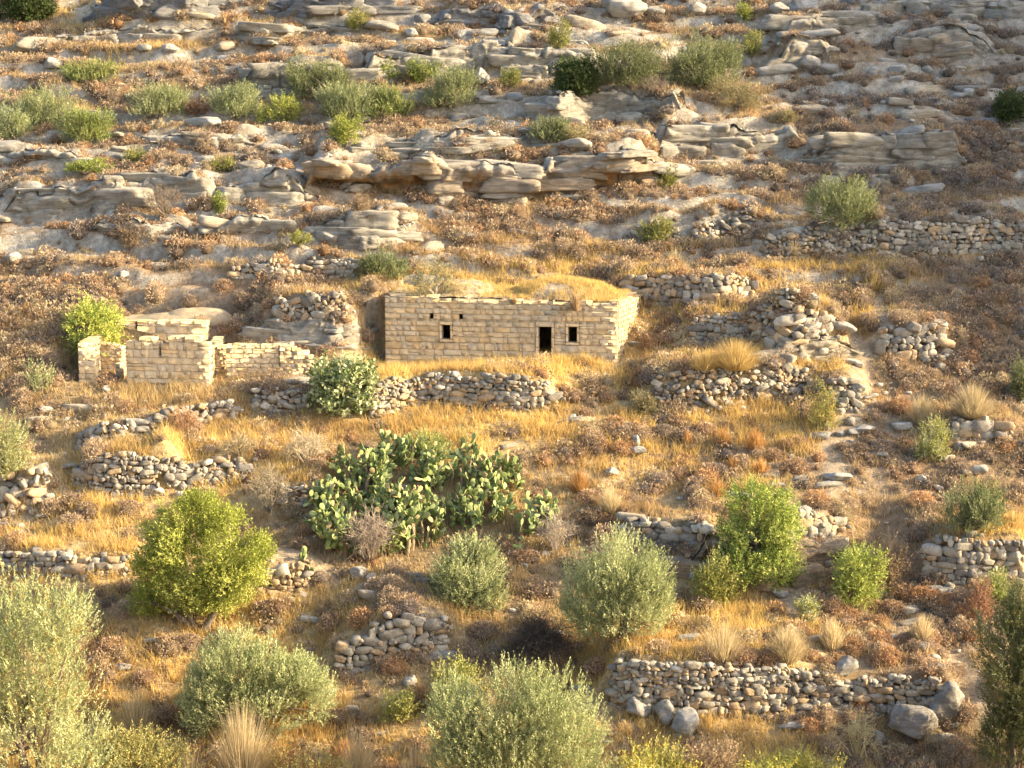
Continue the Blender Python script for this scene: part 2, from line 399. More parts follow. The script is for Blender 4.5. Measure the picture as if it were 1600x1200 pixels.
            oq = min(1, max(0, (c_+ochre)*math.exp(-((frac-.45)/.33)**2)*(.75+.5*rg_.random()))); kk = .92+.14*rg_.random()
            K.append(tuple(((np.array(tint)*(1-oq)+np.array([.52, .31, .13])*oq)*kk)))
            if top_c:                           # weathered pavement stepping back from the edge
                bq = .7; 
                while bq < back-.2:
                    d2 = .5+.5*rg_.random(); xx = x-nxi*(bq-f_)+rg_.normal()*.25; yy = y-nyi*(bq-f_)
                    if rg_.random() < .28: C.append((xx, yy, z0+zc+h_*.62+.13*bq+rg_.normal()*.05)); S.append((w_*.5*(.6+.5*rg_.random()), d2*.6, .22+.12*rg_.random())); Rt.append(rotz(ang+rg_.normal()*.25)); K.append(tuple(np.array(tint)*(.88+.25*rg_.random())))
                    bq += d2
        zc += h_*.78
    C = np.array(C); S = np.array(S); Rt = np.array(Rt); K = np.array(K); wh = rg_.integers(0, len(SLABS), len(C))
    for q_, (pv, pf) in enumerate(SLABS):
        mk = wh == q_
        if mk.any(): acc.inst(pv, [pf], Rt[mk]*S[mk][:, None, :], C[mk], K[mk])
    if bump:
        add_bump([(X[k], Y[k]) for k in range(0, n, 3)], [float(Hh[k]*.93) for k in range(0, n, 3)], off=(.35+(rec*.9 if cave else 0.)), soft=.5)
    g = A[len(A)//2]
    o = acc.build(name, M_rock, smooth=False, loc=(float(g[0]), float(g[1]), float(g[2]))); tag(o, label, 'rock ledge'); return A
#==SCENE==
# ------------------------------------------------------------------ terraces, ledges (nearest first, each on the ground the nearer ones left)
JOBS = []
def wall(bot, *a, **k): JOBS.append((bot, dry_wall, a, k))
def led(bot, *a, **k): JOBS.append((bot, ledge, a, k))
wall(1128, [(955,1040,1095),(985,1024,1112),(1060,1034,1118),(1180,1042,1118),(1250,1046,1112),(1330,1062,1112),(1400,1060,1118),(1470,1052,1120)], 'long grey dry-stone terrace wall with large boulders in it, nearest the bottom right', size=.30, seed=1, big=.05)
wall(1050, [(528,1015,1052),(560,1000,1050),(600,962,1036),(640,960,1030),(698,968,1012)], 'short terrace wall of big grey blocks above the bottom middle olives', size=.36, seed=2, big=.08)
wall(928, [(385,890,930),(420,880,928),(482,884,918)], 'small ochre dry-stone wall right of the bright green almond tree', size=.28, warm=.75, seed=3)
wall(905, [(0,860,900),(60,864,900),(130,868,898),(200,872,892)], 'grey terrace wall at the left edge behind the big sage olive', size=.30, seed=4)
wall(910, [(1442,858,900),(1480,842,908),(1530,836,912),(1600,838,914)], 'grey terrace wall at the right edge built round a large boulder', size=.34, seed=5, big=.05)
led(905, [(1075,846,900),(1130,855,905),(1200,860,912),(1260,858,908),(1320,862,890)], 'layered buff bedrock shelf under the broken wall between the green trees', 21, ochre=.35, tint=(.32,.26,.19), back=.8, over=.15)
wall(850, [(968,822,846),(1000,815,850),(1050,818,852),(1100,825,850)], 'grey terrace wall of long blocks left of the tall green tree', size=.36, seed=6)
wall(851, [(1225,812,850),(1265,802,850),(1320,810,842)], 'short terrace wall of pale blocks right of the tall green tree', size=.36, seed=7, big=.1)
wall(800, [(440,760,790),(500,758,792)], 'small rubble wall left of the prickly pear', size=.22, seed=8, rubble=.4)
wall(768, [(112,735,752),(150,714,770),(200,710,775),(252,716,772)], 'curved dry-stone enclosure wall with dark rounded end, at the left', size=.24, seed=9)
wall(764, [(256,722,768),(300,728,762),(350,722,752),(400,720,742)], 'low rubble wall continuing right from the curved enclosure', size=.26, seed=10, rubble=.3)
wall(800, [(0,748,792),(40,742,800),(78,735,782)], 'heap of tumbled wall stones at the left edge above the golden grass', size=.38, seed=11, rubble=.9)
wall(700, [(120,682,703),(160,668,694),(230,650,680),(300,638,662),(366,632,652)], 'diagonal line of loose grey wall stones below the ruined rooms', size=.33, seed=12, rubble=.35)
wall(686, [(1488,656,684),(1540,658,692),(1592,664,690)], 'short pale dry-stone wall in the shade near the right edge', size=.34, seed=13)
wall(655, [(575,612,655),(600,596,650),(650,590,628),(720,584,634),(800,588,641),(850,596,642),(870,618,636)], 'dry-stone terrace wall below the grassy strip in front of the stone house', size=.25, warm=.3, seed=14)
wall(644, [(396,612,640),(440,610,645),(480,616,640)], 'low stony wall left of the fig tree', size=.24, seed=15, warm=.3, rubble=.2)
wall(636, [(1025,592,640),(1080,584,640),(1150,576,632),(1210,572,622),(1262,582,610)], 'crumbling rubble terrace wall on the slope right of and below the house', size=.27, seed=16, rubble=.8, warm=.3)
wall(645, [(1300,600,642),(1340,596,640)], 'small pile of pale stones beside the rocky path', size=.36, seed=17, rubble=.9)
wall(560, [(1375,520,552),(1420,512,560),(1485,514,552)], 'stack of pale slabs and broken wall at the edge of the shade', size=.42, seed=18, rubble=.6)
wall(545, [(1200,505,545),(1240,490,556),(1300,495,560)], 'end of a terrace wall in large pale blocks', size=.52, seed=19, rubble=.4, big=.1)
led(560, [(1235,545,566),(1290,540,572),(1345,530,562)], 'flat pale bedrock shelf under the terrace wall end', 22, back=.8, tint=(.36,.32,.25))
wall(532, [(1080,505,532),(1130,492,535),(1200,486,532),(1240,486,528)], 'middle terrace wall right of the house, half hidden by fountain grass', size=.27, seed=20, warm=.3)
led(545, [(390,516,538),(435,508,544),(500,500,548),(560,496,550),(598,498,548)], 'grey layered bedrock slab between the ruined rooms and the house', 23, back=2.4, over=-.15, blocky=.3)
wall(503, [(425,470,500),(470,462,500),(545,478,500)], 'rubble wall on top of the grey slab left of the house', size=.26, seed=21, rubble=.5, warm=.4)
wall(476, [(975,434,470),(1020,432,476),(1080,434,478),(1140,432,472),(1180,440,466)], 'terrace wall with big top stones just right of the house roof', size=.30, seed=22, warm=.35, big=.03)
wall(435, [(360,414,433),(450,410,434),(560,412,432)], 'low dry-stone wall above the outbuilding', size=.22, seed=23)
wall(400, [(1375,350,388),(1440,346,394),(1520,347,396),(1610,350,396)], 'long pale terrace wall at the right edge below the shaded slope', size=.30, seed=24, warm=.15)
wall(398, [(1195,372,398),(1280,362,394),(1370,358,388)], 'rubble terrace wall under the round olive bush on the right', size=.26, seed=25, rubble=.5)
wall(382, [(1085,362,382),(1120,346,380),(1172,332,358)], 'sloping rubble wall on the slope left of the round olive bush', size=.25, seed=26, rubble=.5)
wall(382, [(975,368,386),(1015,350,382),(1055,356,380)], 'patch of rubble wall beside a pale green shrub', size=.2, seed=27, rubble=.5)
led(385, [(475,348,378),(560,342,385),(650,348,388)], 'lumpy grey boulder ledge below the cave', 24, blocky=.9, back=1.2)
led(375, [(135,352,372),(220,350,378),(300,352,370)], 'low pale slab of rock at the left', 25, back=1.2, over=.3)
led(372, [(325,362,376),(370,345,376),(435,348,370)], 'wedge of grey rock with dark underside below the bare bush', 26, back=1.0, over=.35)
led(345, [(0,312,345),(60,304,350),(140,292,345),(210,284,325),(290,282,322),(330,284,312)], 'long pale limestone ledge at the left edge', 27, back=2.6, over=.2, blocky=.4)
led(335, [(335,300,316),(400,285,322),(450,276,325),(480,268,322)], 'grey limestone step left of the cave', 28, back=1.6, over=.3)
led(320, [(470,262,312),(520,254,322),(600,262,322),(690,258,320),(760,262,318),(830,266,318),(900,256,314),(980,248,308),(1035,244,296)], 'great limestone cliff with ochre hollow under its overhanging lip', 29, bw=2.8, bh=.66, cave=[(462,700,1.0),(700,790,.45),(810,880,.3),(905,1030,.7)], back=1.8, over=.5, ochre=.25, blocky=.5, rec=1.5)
led(268, [(1262,240,262),(1330,226,268),(1400,216,268),(1460,214,266),(1508,222,262)], 'broad layered rock hump in the shade at the right', 30, back=1.4, over=.35, ochre=.12, rec=1.)
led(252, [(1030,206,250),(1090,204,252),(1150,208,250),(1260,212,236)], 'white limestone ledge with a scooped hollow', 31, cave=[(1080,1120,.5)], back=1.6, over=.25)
led(262, [(0,238,255),(60,240,262),(130,244,266)], 'stepped pale slabs at the left edge', 32, back=2.2)
led(232, [(235,214,226),(320,218,236),(400,214,230)], 'low grey rock sheet under the row of bushes', 33, back=1.8)
led(236, [(560,232,240),(700,214,236),(860,208,230)], 'thin pale rock sheet in the middle of the upper slope', 34, back=1.8, over=.1)
led(192, [(838,160,190),(900,150,196),(960,152,190),(1075,158,182)], 'white stepped rock below the twin olive bushes', 35, back=1.6)
led(152, [(375,118,140),(430,104,150),(500,108,150),(545,100,130)], 'rounded grey rock hump behind the olive bushes', 36, back=2., over=.3)
led(128, [(565,98,130),(640,86,124),(720,80,112),(800,72,100),(850,70,88)], 'long grey rock shelf high on the slope', 37, back=2., over=.3, blocky=.8)
led(120, [(788,88,118),(860,84,120),(935,86,118)], 'row of blue-grey rock blocks beside the dark bush', 38, back=1.6, blocky=1.2)
led(118, [(1215,74,112),(1260,66,116),(1310,82,120)], 'pale broken outcrop in the last sunlight', 39, back=1.2, over=.05, blocky=.6, tint=(.37,.33,.26))
led(100, [(1400,62,92),(1480,54,96),(1560,70,104)], 'buff layered outcrop in the upper right shade', 40, back=1.4, ochre=.2)
led(72, [(50,60,74),(150,52,72),(270,48,70),(340,46,62)], 'thin grey rock band below the golden field', 41, back=1.6)
led(70, [(350,48,66),(460,42,64),(560,44,60)], 'broken grey rock band near the top', 42, back=1.6, blocky=.8)
led(62, [(1200,34,56),(1300,26,56),(1400,30,52)], 'pale rock bench near the top right', 43, back=1.6)
led(46, [(690,22,48),(760,14,46),(850,16,44),(890,26,42)], 'dark grey jointed rock mass near the top middle', 44, back=1.6, blocky=1.2, tint=(.25,.245,.235))
led(38, [(130,14,40),(220,8,36),(300,4,32),(365,2,20)], 'grey rock mass near the top left above the golden field', 45, back=1.4, blocky=.9, tint=(.255,.25,.24))
led(30, [(400,8,26),(470,2,26),(560,-8,24),(620,-6,20)], 'jointed grey cliff at the top edge', 46, back=1.6, blocky=1.2, tint=(.26,.255,.245))
led(22, [(1380,2,24),(1450,0,26),(1600,4,34)], 'blue-grey rock bench in the top right corner', 47, back=1.6, blocky=.8)
JOBS.sort(key=lambda j: -j[0])
for bot, fn, a, k in [j for j in JOBS if j[0] >= 600]: fn(*a, **k)
# the level plots the buildings stand on, cut before anything behind them is set out
HX0 = P(602, 570, 105.1); HX1 = P(965, 558, 103.0)
HANG = math.atan2(HX1.y-HX0.y, HX1.x-HX0.x); HLEN = math.hypot(HX1.x-HX0.x, HX1.y-HX0.y)
PLATE.append((HX0.x, HX0.y, math.cos(HANG), math.sin(HANG), HLEN, P(602, 566, 105.1).z-.32, P(965, 556, 103.).z, .8))
CARVE.append((HX0.x, HX0.y, math.cos(HANG), math.sin(HANG), HLEN, 5.2, -13.75))
gq = at(260, 597); PLATE.append((P(118, 597, gq.y).x, gq.y+.4, 1., 0., 7.0, P(122, 599, gq.y).z, P(327, 597, gq.y).z, 3.0))
GYR = gq.y+.1
for bot, fn, a, k in [j for j in JOBS if j[0] < 600]: fn(*a, **k)

M_plaster_dull = M_block.copy(); M_plaster_dull.name = 'plastered_stone'
for n_ in M_plaster_dull.node_tree.nodes:
    if n_.type == 'BUMP': n_.inputs['Distance'].default_value = .1
# ------------------------------------------------------------------ coursed masonry
def bevel_block(acc, O, ca, sa, u0, u1, v0, v1, z0, z1, col, b=.02, jit=.003):
    vs = []
    lim = [(u0, u1), (v0, v1), (z0, z1)]; b = min(b, (u1-u0)*.3, (z1-z0)*.3)
    idx = {}
    for i in (0, 1):
        for j in (0, 1):
            for k in (0, 1):
                p = [lim[0][i], lim[1][j], lim[2][k]]; s = [1-2*i, 1-2*j, 1-2*k]
                for ax in range(3):
                    q = [p[t]+(s[t]*b if t != ax else 0) for t in range(3)]
                    idx[(i, j, k, ax)] = len(vs); vs.append([q[0]+random.gauss(0, jit), q[1]+random.gauss(0, jit), q[2]+random.gauss(0, jit)])
    f4 = []; f3 = []
    for ax in range(3):
        o1, o2 = [t for t in range(3) if t != ax]
        for side in (0, 1):
            q = []
            for (a_, b_) in ((0, 0), (1, 0), (1, 1), (0, 1)):
                key = [0, 0, 0]; key[ax] = side; key[o1] = a_; key[o2] = b_; q.append(idx[(*key, ax)])
            f4.append(q)
        for a_ in (0, 1):
            for b_ in (0, 1):
                k0 = [0, 0, 0]; k0[o1] = a_; k0[o2] = b_; k1 = list(k0); k1[ax] = 1
                f4.append([idx[(*k0, o1)], idx[(*k1, o1)], idx[(*k1, o2)], idx[(*k0, o2)]])
    for i in (0, 1):
        for j in (0, 1):
            for k in (0, 1): f3.append([idx[(i, j, k, t)] for t in range(3)])
    v = np.array(vs); x = O[0]+v[:, 0]*ca-v[:, 1]*sa; y = O[1]+v[:, 0]*sa+v[:, 1]*ca
    acc.add(np.stack([x, y, v[:, 2]], 1), [np.array(f4), np.array(f3)], col)
def block_col(dark=0.):
    k = (.98+.24*random.random())*(1-dark)
    t = random.random()
    b = (.43, .325, .195) if t < .55 else (.415, .33, .22) if t < .85 else (.42, .295, .155)
    return (b[0]*k, b[1]*k, b[2]*k)
def masonry(name, parent, O, ang, length, zb, top, th=.55, openings=(), ch=.26, seed=1, wmin=.28, wmax=.72, rough=.006, gap=.004, zbreaks=(), b=.016, slope=0.):
    """a wall of bevelled blocks from zb up to top(u); openings (u0,u1,z0,z1) stay empty"""
    random.seed(seed); ca, sa = math.cos(ang), math.sin(ang); acc = Acc()
    zt = max(top(u) for u in np.linspace(0, length, 60))
    br = sorted(set([zb, zt]+[z for z in zbreaks if zb < z < zt])); cs = []
    for a, c in zip(br[:-1], br[1:]):
        n = max(1, round((c-a)/ch)); w_ = [1+.35*(random.random()-.5) for _ in range(n)]; t = sum(w_); z = a
        for w in w_: cs.append((z, z+(c-a)*w/t)); z += (c-a)*w/t
    for z0, z1 in cs:
        iv = [(0, length)]
        for (a, c, oz0, oz1) in openings:
            if min(z1, oz1)-max(z0, oz0) > .04:
                nv = []
                for (p, q) in iv:
                    if c <= p or a >= q: nv.append((p, q)); continue
                    if a-p > .03: nv.append((p, a))
                    if q-c > .03: nv.append((c, q))
                iv = nv
        for (p, q) in iv:
            u = p
            while u < q-1e-3:
                w = wmin+(wmax-wmin)*random.random()**1.7
                if u+w > q-wmin*.7: w = q-u
                tu = top(u+w/2); zz1 = min(z1, tu)
                if zz1-z0 > .09:
                    if tu-zz1 < .02 or z1 > tu-.3: zz1 += random.uniform(-.03, .03)
                    o = random.gauss(0, rough)
                    rr = random.random()
                    if rr < .14 and w > .3 and zz1-z0 > .2:      # two thin stones instead of one
                        zm = z0+(zz1-z0)*random.uniform(.35, .65)
                        bevel_block(acc, O, ca, sa, u+gap, u+w-gap, o, th, z0+gap, zm-gap, block_col(), b=b); bevel_block(acc, O, ca, sa, u+gap, u+w-gap, o+.004, th, zm+gap, zz1-gap, block_col(), b=b)
                    elif rr < .26 and w > .45:                    # a worn one with a pinning stone beside it
                        k_ = random.uniform(.2, .35)*w
                        bevel_block(acc, O, ca, sa, u+gap, u+w-k_-gap, o, th, z0+gap, zz1-gap, block_col(), b=b*1.6); bevel_block(acc, O, ca, sa, u+w-k_+gap, u+w-gap, o+.012, th, z0+gap, zz1-gap-.03, block_col(), b=b*1.4)
                    else: bevel_block(acc, O, ca, sa, u+gap, u+w-gap, o, th, z0+gap+random.uniform(0, .005), zz1-gap-random.uniform(0, .005), block_col(), b=b*random.uniform(.7, 1.3))
                u += w
    # mortar heart, set back from the faces
    us = sorted(set([.03, length-.03]+[min(max(x, .03), length-.03) for o in openings for x in (o[0]-.005, o[1]+.005)]+list(np.arange(.6, length-.3, .6))))
    zs = sorted(set([zb]+[z for o in openings for z in (o[2]-.005, o[3]+.005)]+[c[0] for c in cs]+[zt]))
    mc = Acc()
    for a, c in zip(us[:-1], us[1:]):
        for z0, z1 in zip(zs[:-1], zs[1:]):
            um, zm = (a+c)/2, (z0+z1)/2
            if any(o[0]-.01 < um < o[1]+.01 and o[2]-.01 < zm < o[3]+.01 for o in openings): continue
            if z1 > top(um)-.02: continue
            v = np.array([[x, y, z] for x in (a, c) for y in (.012, th-.03) for z in (z0, z1)])
            x = O[0]+v[:, 0]*ca-v[:, 1]*sa; y = O[1]+v[:, 0]*sa+v[:, 1]*ca
            acc.add(np.stack([x, y, v[:, 2]], 1), [np.array([[0, 1, 3, 2], [4, 6, 7, 5], [0, 4, 5, 1], [2, 3, 7, 6], [0, 2, 6, 4], [1, 5, 7, 3]])], (.42, .33, .21))
    o = acc.build(name, M_block); o.parent = parent
    o.matrix_parent_inverse = parent.matrix_world.inverted() if False else o.matrix_parent_inverse
    o.data.transform(__import__('mathutils').Matrix.Translation(-parent.location)); return o
def shell(name, parent, V, F, mat, col, smooth=True):
    acc = Acc(); acc.add(V, F, col); o = acc.build(name, mat, smooth=smooth); o.parent = parent
    o.data.transform(__import__('mathutils').Matrix.Translation(-parent.location)); return o
def grid_faces(n, m):
    i = np.arange(n-1)[:, None]*m+np.arange(m-1)[None]; return np.stack([i, i+m, i+m+1, i+1], -1).reshape(-1, 4)

# ------------------------------------------------------------------ the long stone house
house = empty('stone_house', (HX0.x, HX0.y, HX0.z), 'long low buff stone house with dark doorway, two small windows and grassy roof', 'house')
hc, hs_ = math.cos(HANG), math.sin(HANG)
def hu(px):                                   # picture column -> distance along the house front
    r = ray(px, 520); k = r[0]/r[1]
    return (k*HX0.y-HX0.x)/(hc-k*hs_)
def hz(px, py):
    u = hu(px); y = HX0.y+u*hs_; r = ray(px, py); return r[2]/r[1]*y
zt0, zt1 = hz(602, 459), hz(965, 471)
def htop(u):
    px = 602+363*u/HLEN
    t = zt0+(zt1-zt0)*u/HLEN+.04*math.sin(u*3.1)+.03*math.sin(u*7.7)
    if px > 655: t -= .05
    if 700 < px < 712: t -= .16
    if px < 614: t -= .12
    return t
dz0, dz1 = hz(851, 566)-.3, hz(851, 511)
wz0a, wz1a = hz(696, 530), hz(696, 508); wz0b, wz1b = hz(894, 535), hz(894, 511)
h0, h1 = hz(674, 498), hz(674, 490)
ops = [(hu(841), hu(861), dz0, dz1), (hu(690), hu(703), wz0a, wz1a), (hu(887.5), hu(901), wz0b, wz1b), (hu(671), hu(677), h0, h1), (hu(717), hu(723), h0, h1)]
fr = .17
# the openings in the wall leave room for their own dressed surrounds
wops = [(ops[0][0]-fr, ops[0][1]+fr, dz0, dz1+.26)]+[(o[0]-fr*.8, o[1]+fr*.8, o[2]-.16, o[3]+.2) for o in ops[1:3]]+ops[3:]
masonry('front_wall', house, (HX0.x, HX0.y), HANG, HLEN, -14.6, htop, th=.6, openings=wops, ch=.29, seed=4, rough=.004, zbreaks=(h0, h1, wops[1][2], wops[1][3], wops[2][2], wops[2][3], wops[0][3]), wmax=1.0, wmin=.26)
def surround(name, o, kids):
    random.seed(len(name)); acc = Acc()
    for (a, c, z0, z1, dv) in kids: bevel_block(acc, (HX0.x, HX0.y), hc, hs_, a+.008, c-.008, -.022-dv, .55, z0+.008, z1-.008, block_col(-.04), b=.02, jit=.004)
    ob = acc.build(name, M_block); ob.parent = house; ob.data.transform(__import__('mathutils').Matrix.Translation(-house.location)); return ob
o = ops[0]; zz = np.linspace(dz0, dz1, 5)
surround('doorway', o, [(o[0]-fr, o[0], a, b_, 0) for a, b_ in zip(zz[:-1], zz[1:])]+[(o[1], o[1]+fr, a, b_, 0) for a, b_ in zip(zz[:-1], zz[1:])]+[(o[0]-fr, o[1]+fr, dz1, dz1+.26, .01)])
for o in ops[1:3]:
    zm = (o[2]+o[3])/2
    surround('window', o, [(o[0]-fr*.8, o[0], o[2], zm, 0), (o[0]-fr*.8, o[0], zm, o[3], 0), (o[1], o[1]+fr*.8, o[2], zm+.1, 0), (o[1], o[1]+fr*.8, zm+.1, o[3], 0), (o[0]-fr*.8, o[1]+fr*.8, o[3], o[3]+.2, .008), (o[0]-fr*.8, o[1]+fr*.8, o[2]-.16, o[2], .012)])
# right-hand end wall, turned a little more than square
SANG = R(90-17); SO = (HX1.x+.0*hc, HX1.y)
rot_ = HANG
SL = 5.4
smas_O = (HX1.x-.0, HX1.y+.02)
def stop_(u): return zt1+.05*math.sin(u*2.9)-.05*u*.5-(.25 if u > 4.9 else 0)
masonry('end_wall', house, (HX1.x+.03, HX1.y+.06), SANG, SL, -14.2, stop_, th=.55, ch=.26, seed=8, wmin=.25, wmax=.55, rough=.02)
masonry('end_wall', house, (HX0.x+.62, HX0.y+.61), SANG+R(12), 4.9, -14.4, lambda u: zt0-.1, th=.55, ch=.27, seed=9)
bx = (HX0.x-hs_*5.3, HX0.y+hc*5.3)
masonry('back_wall', house, bx, HANG, HLEN+.5, -14.0, lambda u: zt0-.25, th=.5, ch=.4, seed=10, wmax=1.1)
# earth and plaster roof with two vault humps
nu, nv = 130, 60
U_, V_ = np.meshgrid(np.linspace(.06, HLEN+.95, nu), np.linspace(.12, 5.75, nv), indexing='ij')
def roof_h(U, V):
    z = zt0-.06+(zt1-zt0)*U/HLEN+.0*V
    e1 = ((U-3.75)/1.9)**2+((V-2.9)/2.3)**2; e2 = ((U-9.3)/2.9)**2+((V-3.0)/2.7)**2
    z = z+.55*np.clip(1-e1, 0, 1)**.6+.74*np.clip(1-e2, 0, 1)**.75
    z = z+.10*sstep(V/1.5)+.06*fbm(U*1.3, V*1.3, 3, 77)+.05*fbm(U*4, V*4, 2, 78)
    return z
def clipu(U, V):      # right edge follows the end wall
    lim = HLEN+.0+V*math.tan(R(90)-SANG+HANG)*1.0-.1
    return np.minimum(U, lim)
Uc = clipu(U_, V_); RZ = roof_h(Uc, V_)
RX = HX0.x+Uc*hc-V_*hs_; RY = HX0.y+Uc*hs_+V_*hc
n_ = fbm(Uc*.8, V_*.8, 3, 12)[..., None]
rc = np.where(n_ > .05, np.array([.44, .34, .19]), np.array([.46, .37, .25]))*(1+.2*n_)*.8
top_ = np.stack([RX, RY, RZ], -1).reshape(-1, 3); bot_ = top_.copy(); bot_[:, 2] = np.minimum(bot_[:, 2]-.3, zt1-.35)
F_ = grid_faces(nu, nv)
shell('roof', house, np.concatenate([top_, bot_]), [F_, F_[:, ::-1]+len(top_)], M_ground, np.concatenate([rc.reshape(-1, 3)]*2))
def roof_pt(px_u, v): return None

# ------------------------------------------------------------------ the ruined rooms on the left
def wallpx(name, parent, pxs, y, ang, zbot_px, prof, **k):
    """front face from column pxs[0] to pxs[1] starting at depth y; prof [(px, row)] is its broken top"""
    O = P(pxs[0], 560, y); ca, sa = math.cos(ang), math.sin(ang)
    def u_of(px): r = ray(px, 560); kk = r[0]/r[1]; return (kk*y-O.x)/(ca-kk*sa)
    def z_of(px, row): yy = y+u_of(px)*sa; r = ray(px, row); return r[2]/r[1]*yy
    us = [u_of(p[0]) for p in prof]; zs = [z_of(*p) for p in prof]
    L_ = u_of(pxs[1]); op = [(u_of(a), u_of(b), z_of(a, r1), z_of(a, r0)) for (a, b, r0, r1) in k.pop('op', [])]
    zb = z_of(pxs[0], zbot_px)-.5
    return masonry(name, parent, (O.x, O.y), ang, L_, zb, lambda u: float(np.interp(u, us, zs)), openings=op, **k), O, L_
RA = R(-9)
gy = GYR
o_ = P(260, 596, gy)
ruin = empty('ruined_room', o_, 'roofless ruined stone room with a broken stepped wall top left of the house', 'ruin')
wallpx('front_wall', ruin, (197, 327), gy+.2, RA, 597, [(197,533),(220,532),(224,527),(236,526),(243,532),(250,537),(267,536),(269,526),(306,524),(308,525),(309,531),(316,533),(317,547),(327,548)], th=.65, ch=.38, seed=21, wmin=.35, wmax=1.0, rough=.006, op=[(248,252,541,556)])
# left return: pier, side wall, rear rubble wall
wallpx('pier', ruin, (122, 149), gy+.3, RA, 598, [(122,537),(133,534),(140,537),(141,560),(149,566)], th=.6, ch=.33, seed=22, wmin=.35, wmax=.6, rough=.006)
pp = P(134, 560, gy+.9)
def mz(px, row, y): r = ray(px, row); return r[2]/r[1]*y
masonry('side_wall', ruin, (pp.x+.25, pp.y-.1), R(84), 3.0, mz(134, 590, gy)-.4, lambda u: mz(134, 536, gy)+.05*u, th=.55, ch=.28, seed=23, wmin=.3, wmax=.6)
wallpx('rear_wall', ruin, (146, 192), gy+2.6, RA, 592, [(146,534),(160,534),(175,537),(192,540)], th=.5, ch=.2, seed=24, wmin=.16, wmax=.36, rough=.012)
wallpx('door_jamb', ruin, (180, 193), gy+.9, RA, 597, [(180,570),(186,568),(187,577),(193,578)], th=.5, ch=.26, seed=25, wmin=.2, wmax=.4)
pr = P(318, 560, gy+.6)
masonry('side_wall', ruin, (pr.x+.35, pr.y+.05), R(84), 3.6, mz(318, 590, gy)-.4, lambda u: mz(318, 549-u*3, gy)+.1*math.sin(u*3), th=.5, ch=.25, seed=26, wmin=.25, wmax=.5, rough=.012)
yard = empty('yard_wall', P(355, 592, gy), 'long low stone yard wall running right from the ruined room, coursed at its left end and rubble at its right', 'wall')
wallpx('coursed_wall', yard, (353, 436), gy+.5, RA*.4, 592, [(353,538),(370,536),(400,539),(436,537)], th=.5, ch=.27, seed=27, wmin=.25, wmax=.75, rough=.006)
wallpx('rubble_wall', yard, (437, 488), gy+.3, RA*.4, 588, [(437,538),(455,536),(465,545),(478,549),(488,556)], th=.5, ch=.2, seed=28, wmin=.16, wmax=.4, rough=.03)
wallpx('recess_wall', yard, (328, 355), gy+1.6, RA, 592, [(328,546),(340,548),(341,540),(355,540)], th=.5, ch=.26, seed=29, wmin=.25, wmax=.55, rough=.012)
by = gy+4.3
vault = empty('domed_outbuilding', P(260, 545, by), 'small plastered outbuilding with a rounded vault roof behind the ruined room', 'building')
wallpx('front_wall', vault, (180, 324), by, RA, 560, [(180,502),(200,501),(290,500),(324,501)], th=.5, ch=.4, seed=31, wmin=.5, wmax=1.4, rough=.003, op=[(212,216,507,514)], gap=.001, b=.01)
# vault shell, a rounded body whose lit right flank reaches the ground
th_ = np.linspace(0, 2*math.pi, 64); ph = np.linspace(0, math.pi/2*1.0, 26)
A_, B_ = np.meshgrid(th_, ph, indexing='ij')
c0 = P(309, 500, by+1.7); rx_, ry_, rz_ = 1.95, 1.6, .85
hx = np.sign(np.cos(A_))*np.abs(np.cos(A_))**.75; hy = np.sign(np.sin(A_))*np.abs(np.sin(A_))**.75
zbv = mz(303, 506, by+1.7); body = 2.6
prof = np.where(B_ > .25, 1, 1)
xx = c0.x+rx_*hx*np.cos(B_)**.6; yy_ = c0.y+ry_*hy*np.cos(B_)**.6
zz_ = zbv+rz_*np.sin(B_)-np.where(B_ < 1e-6, body, 0)
nn = fbm(xx*1.6, yy_*1.6+zz_, 3, 5); zz_ = zz_+.05*nn
cc_ = np.array([.37, .29, .185])*(1+.15*nn[..., None])
shell('vault', vault, np.stack([xx, yy_, zz_], -1).reshape(-1, 3), [grid_faces(64, 26)], M_plaster, cc_.reshape(-1, 3))
# low earth roof to the left of the vault
U2, V2 = np.meshgrid(np.linspace(0, 4.3, 40), np.linspace(.1, 3.6, 24), indexing='ij')
ol = P(180, 502, by); zr = mz(200, 501, by)-.08+.12*sstep(V2)+.25*np.clip(1-((U2-3)/2.4)**2-((V2-2)/2)**2, 0, 1)+.04*fbm(U2*2, V2*2, 2, 4)
xr = ol.x+U2*math.cos(RA)-V2*math.sin(RA); yr = ol.y+U2*math.sin(RA)+V2*math.cos(RA)
t2 = np.stack([xr, yr, zr], -1).reshape(-1, 3); b2 = t2.copy(); b2[:, 2] -= .3; F2 = grid_faces(40, 24)
shell('roof', vault, np.concatenate([t2, b2]), [F2, F2[:, ::-1]+len(t2)], M_plaster, (.34, .275, .18))
PLATE.append((ol.x, ol.y+.3, math.cos(RA), math.sin(RA), 6.0, float(zr.min())-.15, float(zr.min())-.15, 2.7))
FOOT = [(HX0.x, HX0.y, hc, hs_, HLEN+.3, 5.4), (ol.x, ol.y, math.cos(RA), math.sin(RA), 6.2, 4.6), (P(197,560,gy).x, gy, 1, 0, 4.2, .8), (P(353,560,gy).x, gy+.2, 1, 0, 4.5, .8), (P(122,560,gy).x, gy+.1, 1, 0, 1., 1.)]
def in_foot(x, y, pad=.1):
    m = np.zeros(np.shape(x), bool)
    for ox, oy, ca, sa, l, dp in FOOT:
        u = (x-ox)*ca+(y-oy)*sa; v = -(x-ox)*sa+(y-oy)*ca; m |= (u > -pad) & (u < l+pad) & (v > -pad) & (v < dp+pad)
    return m

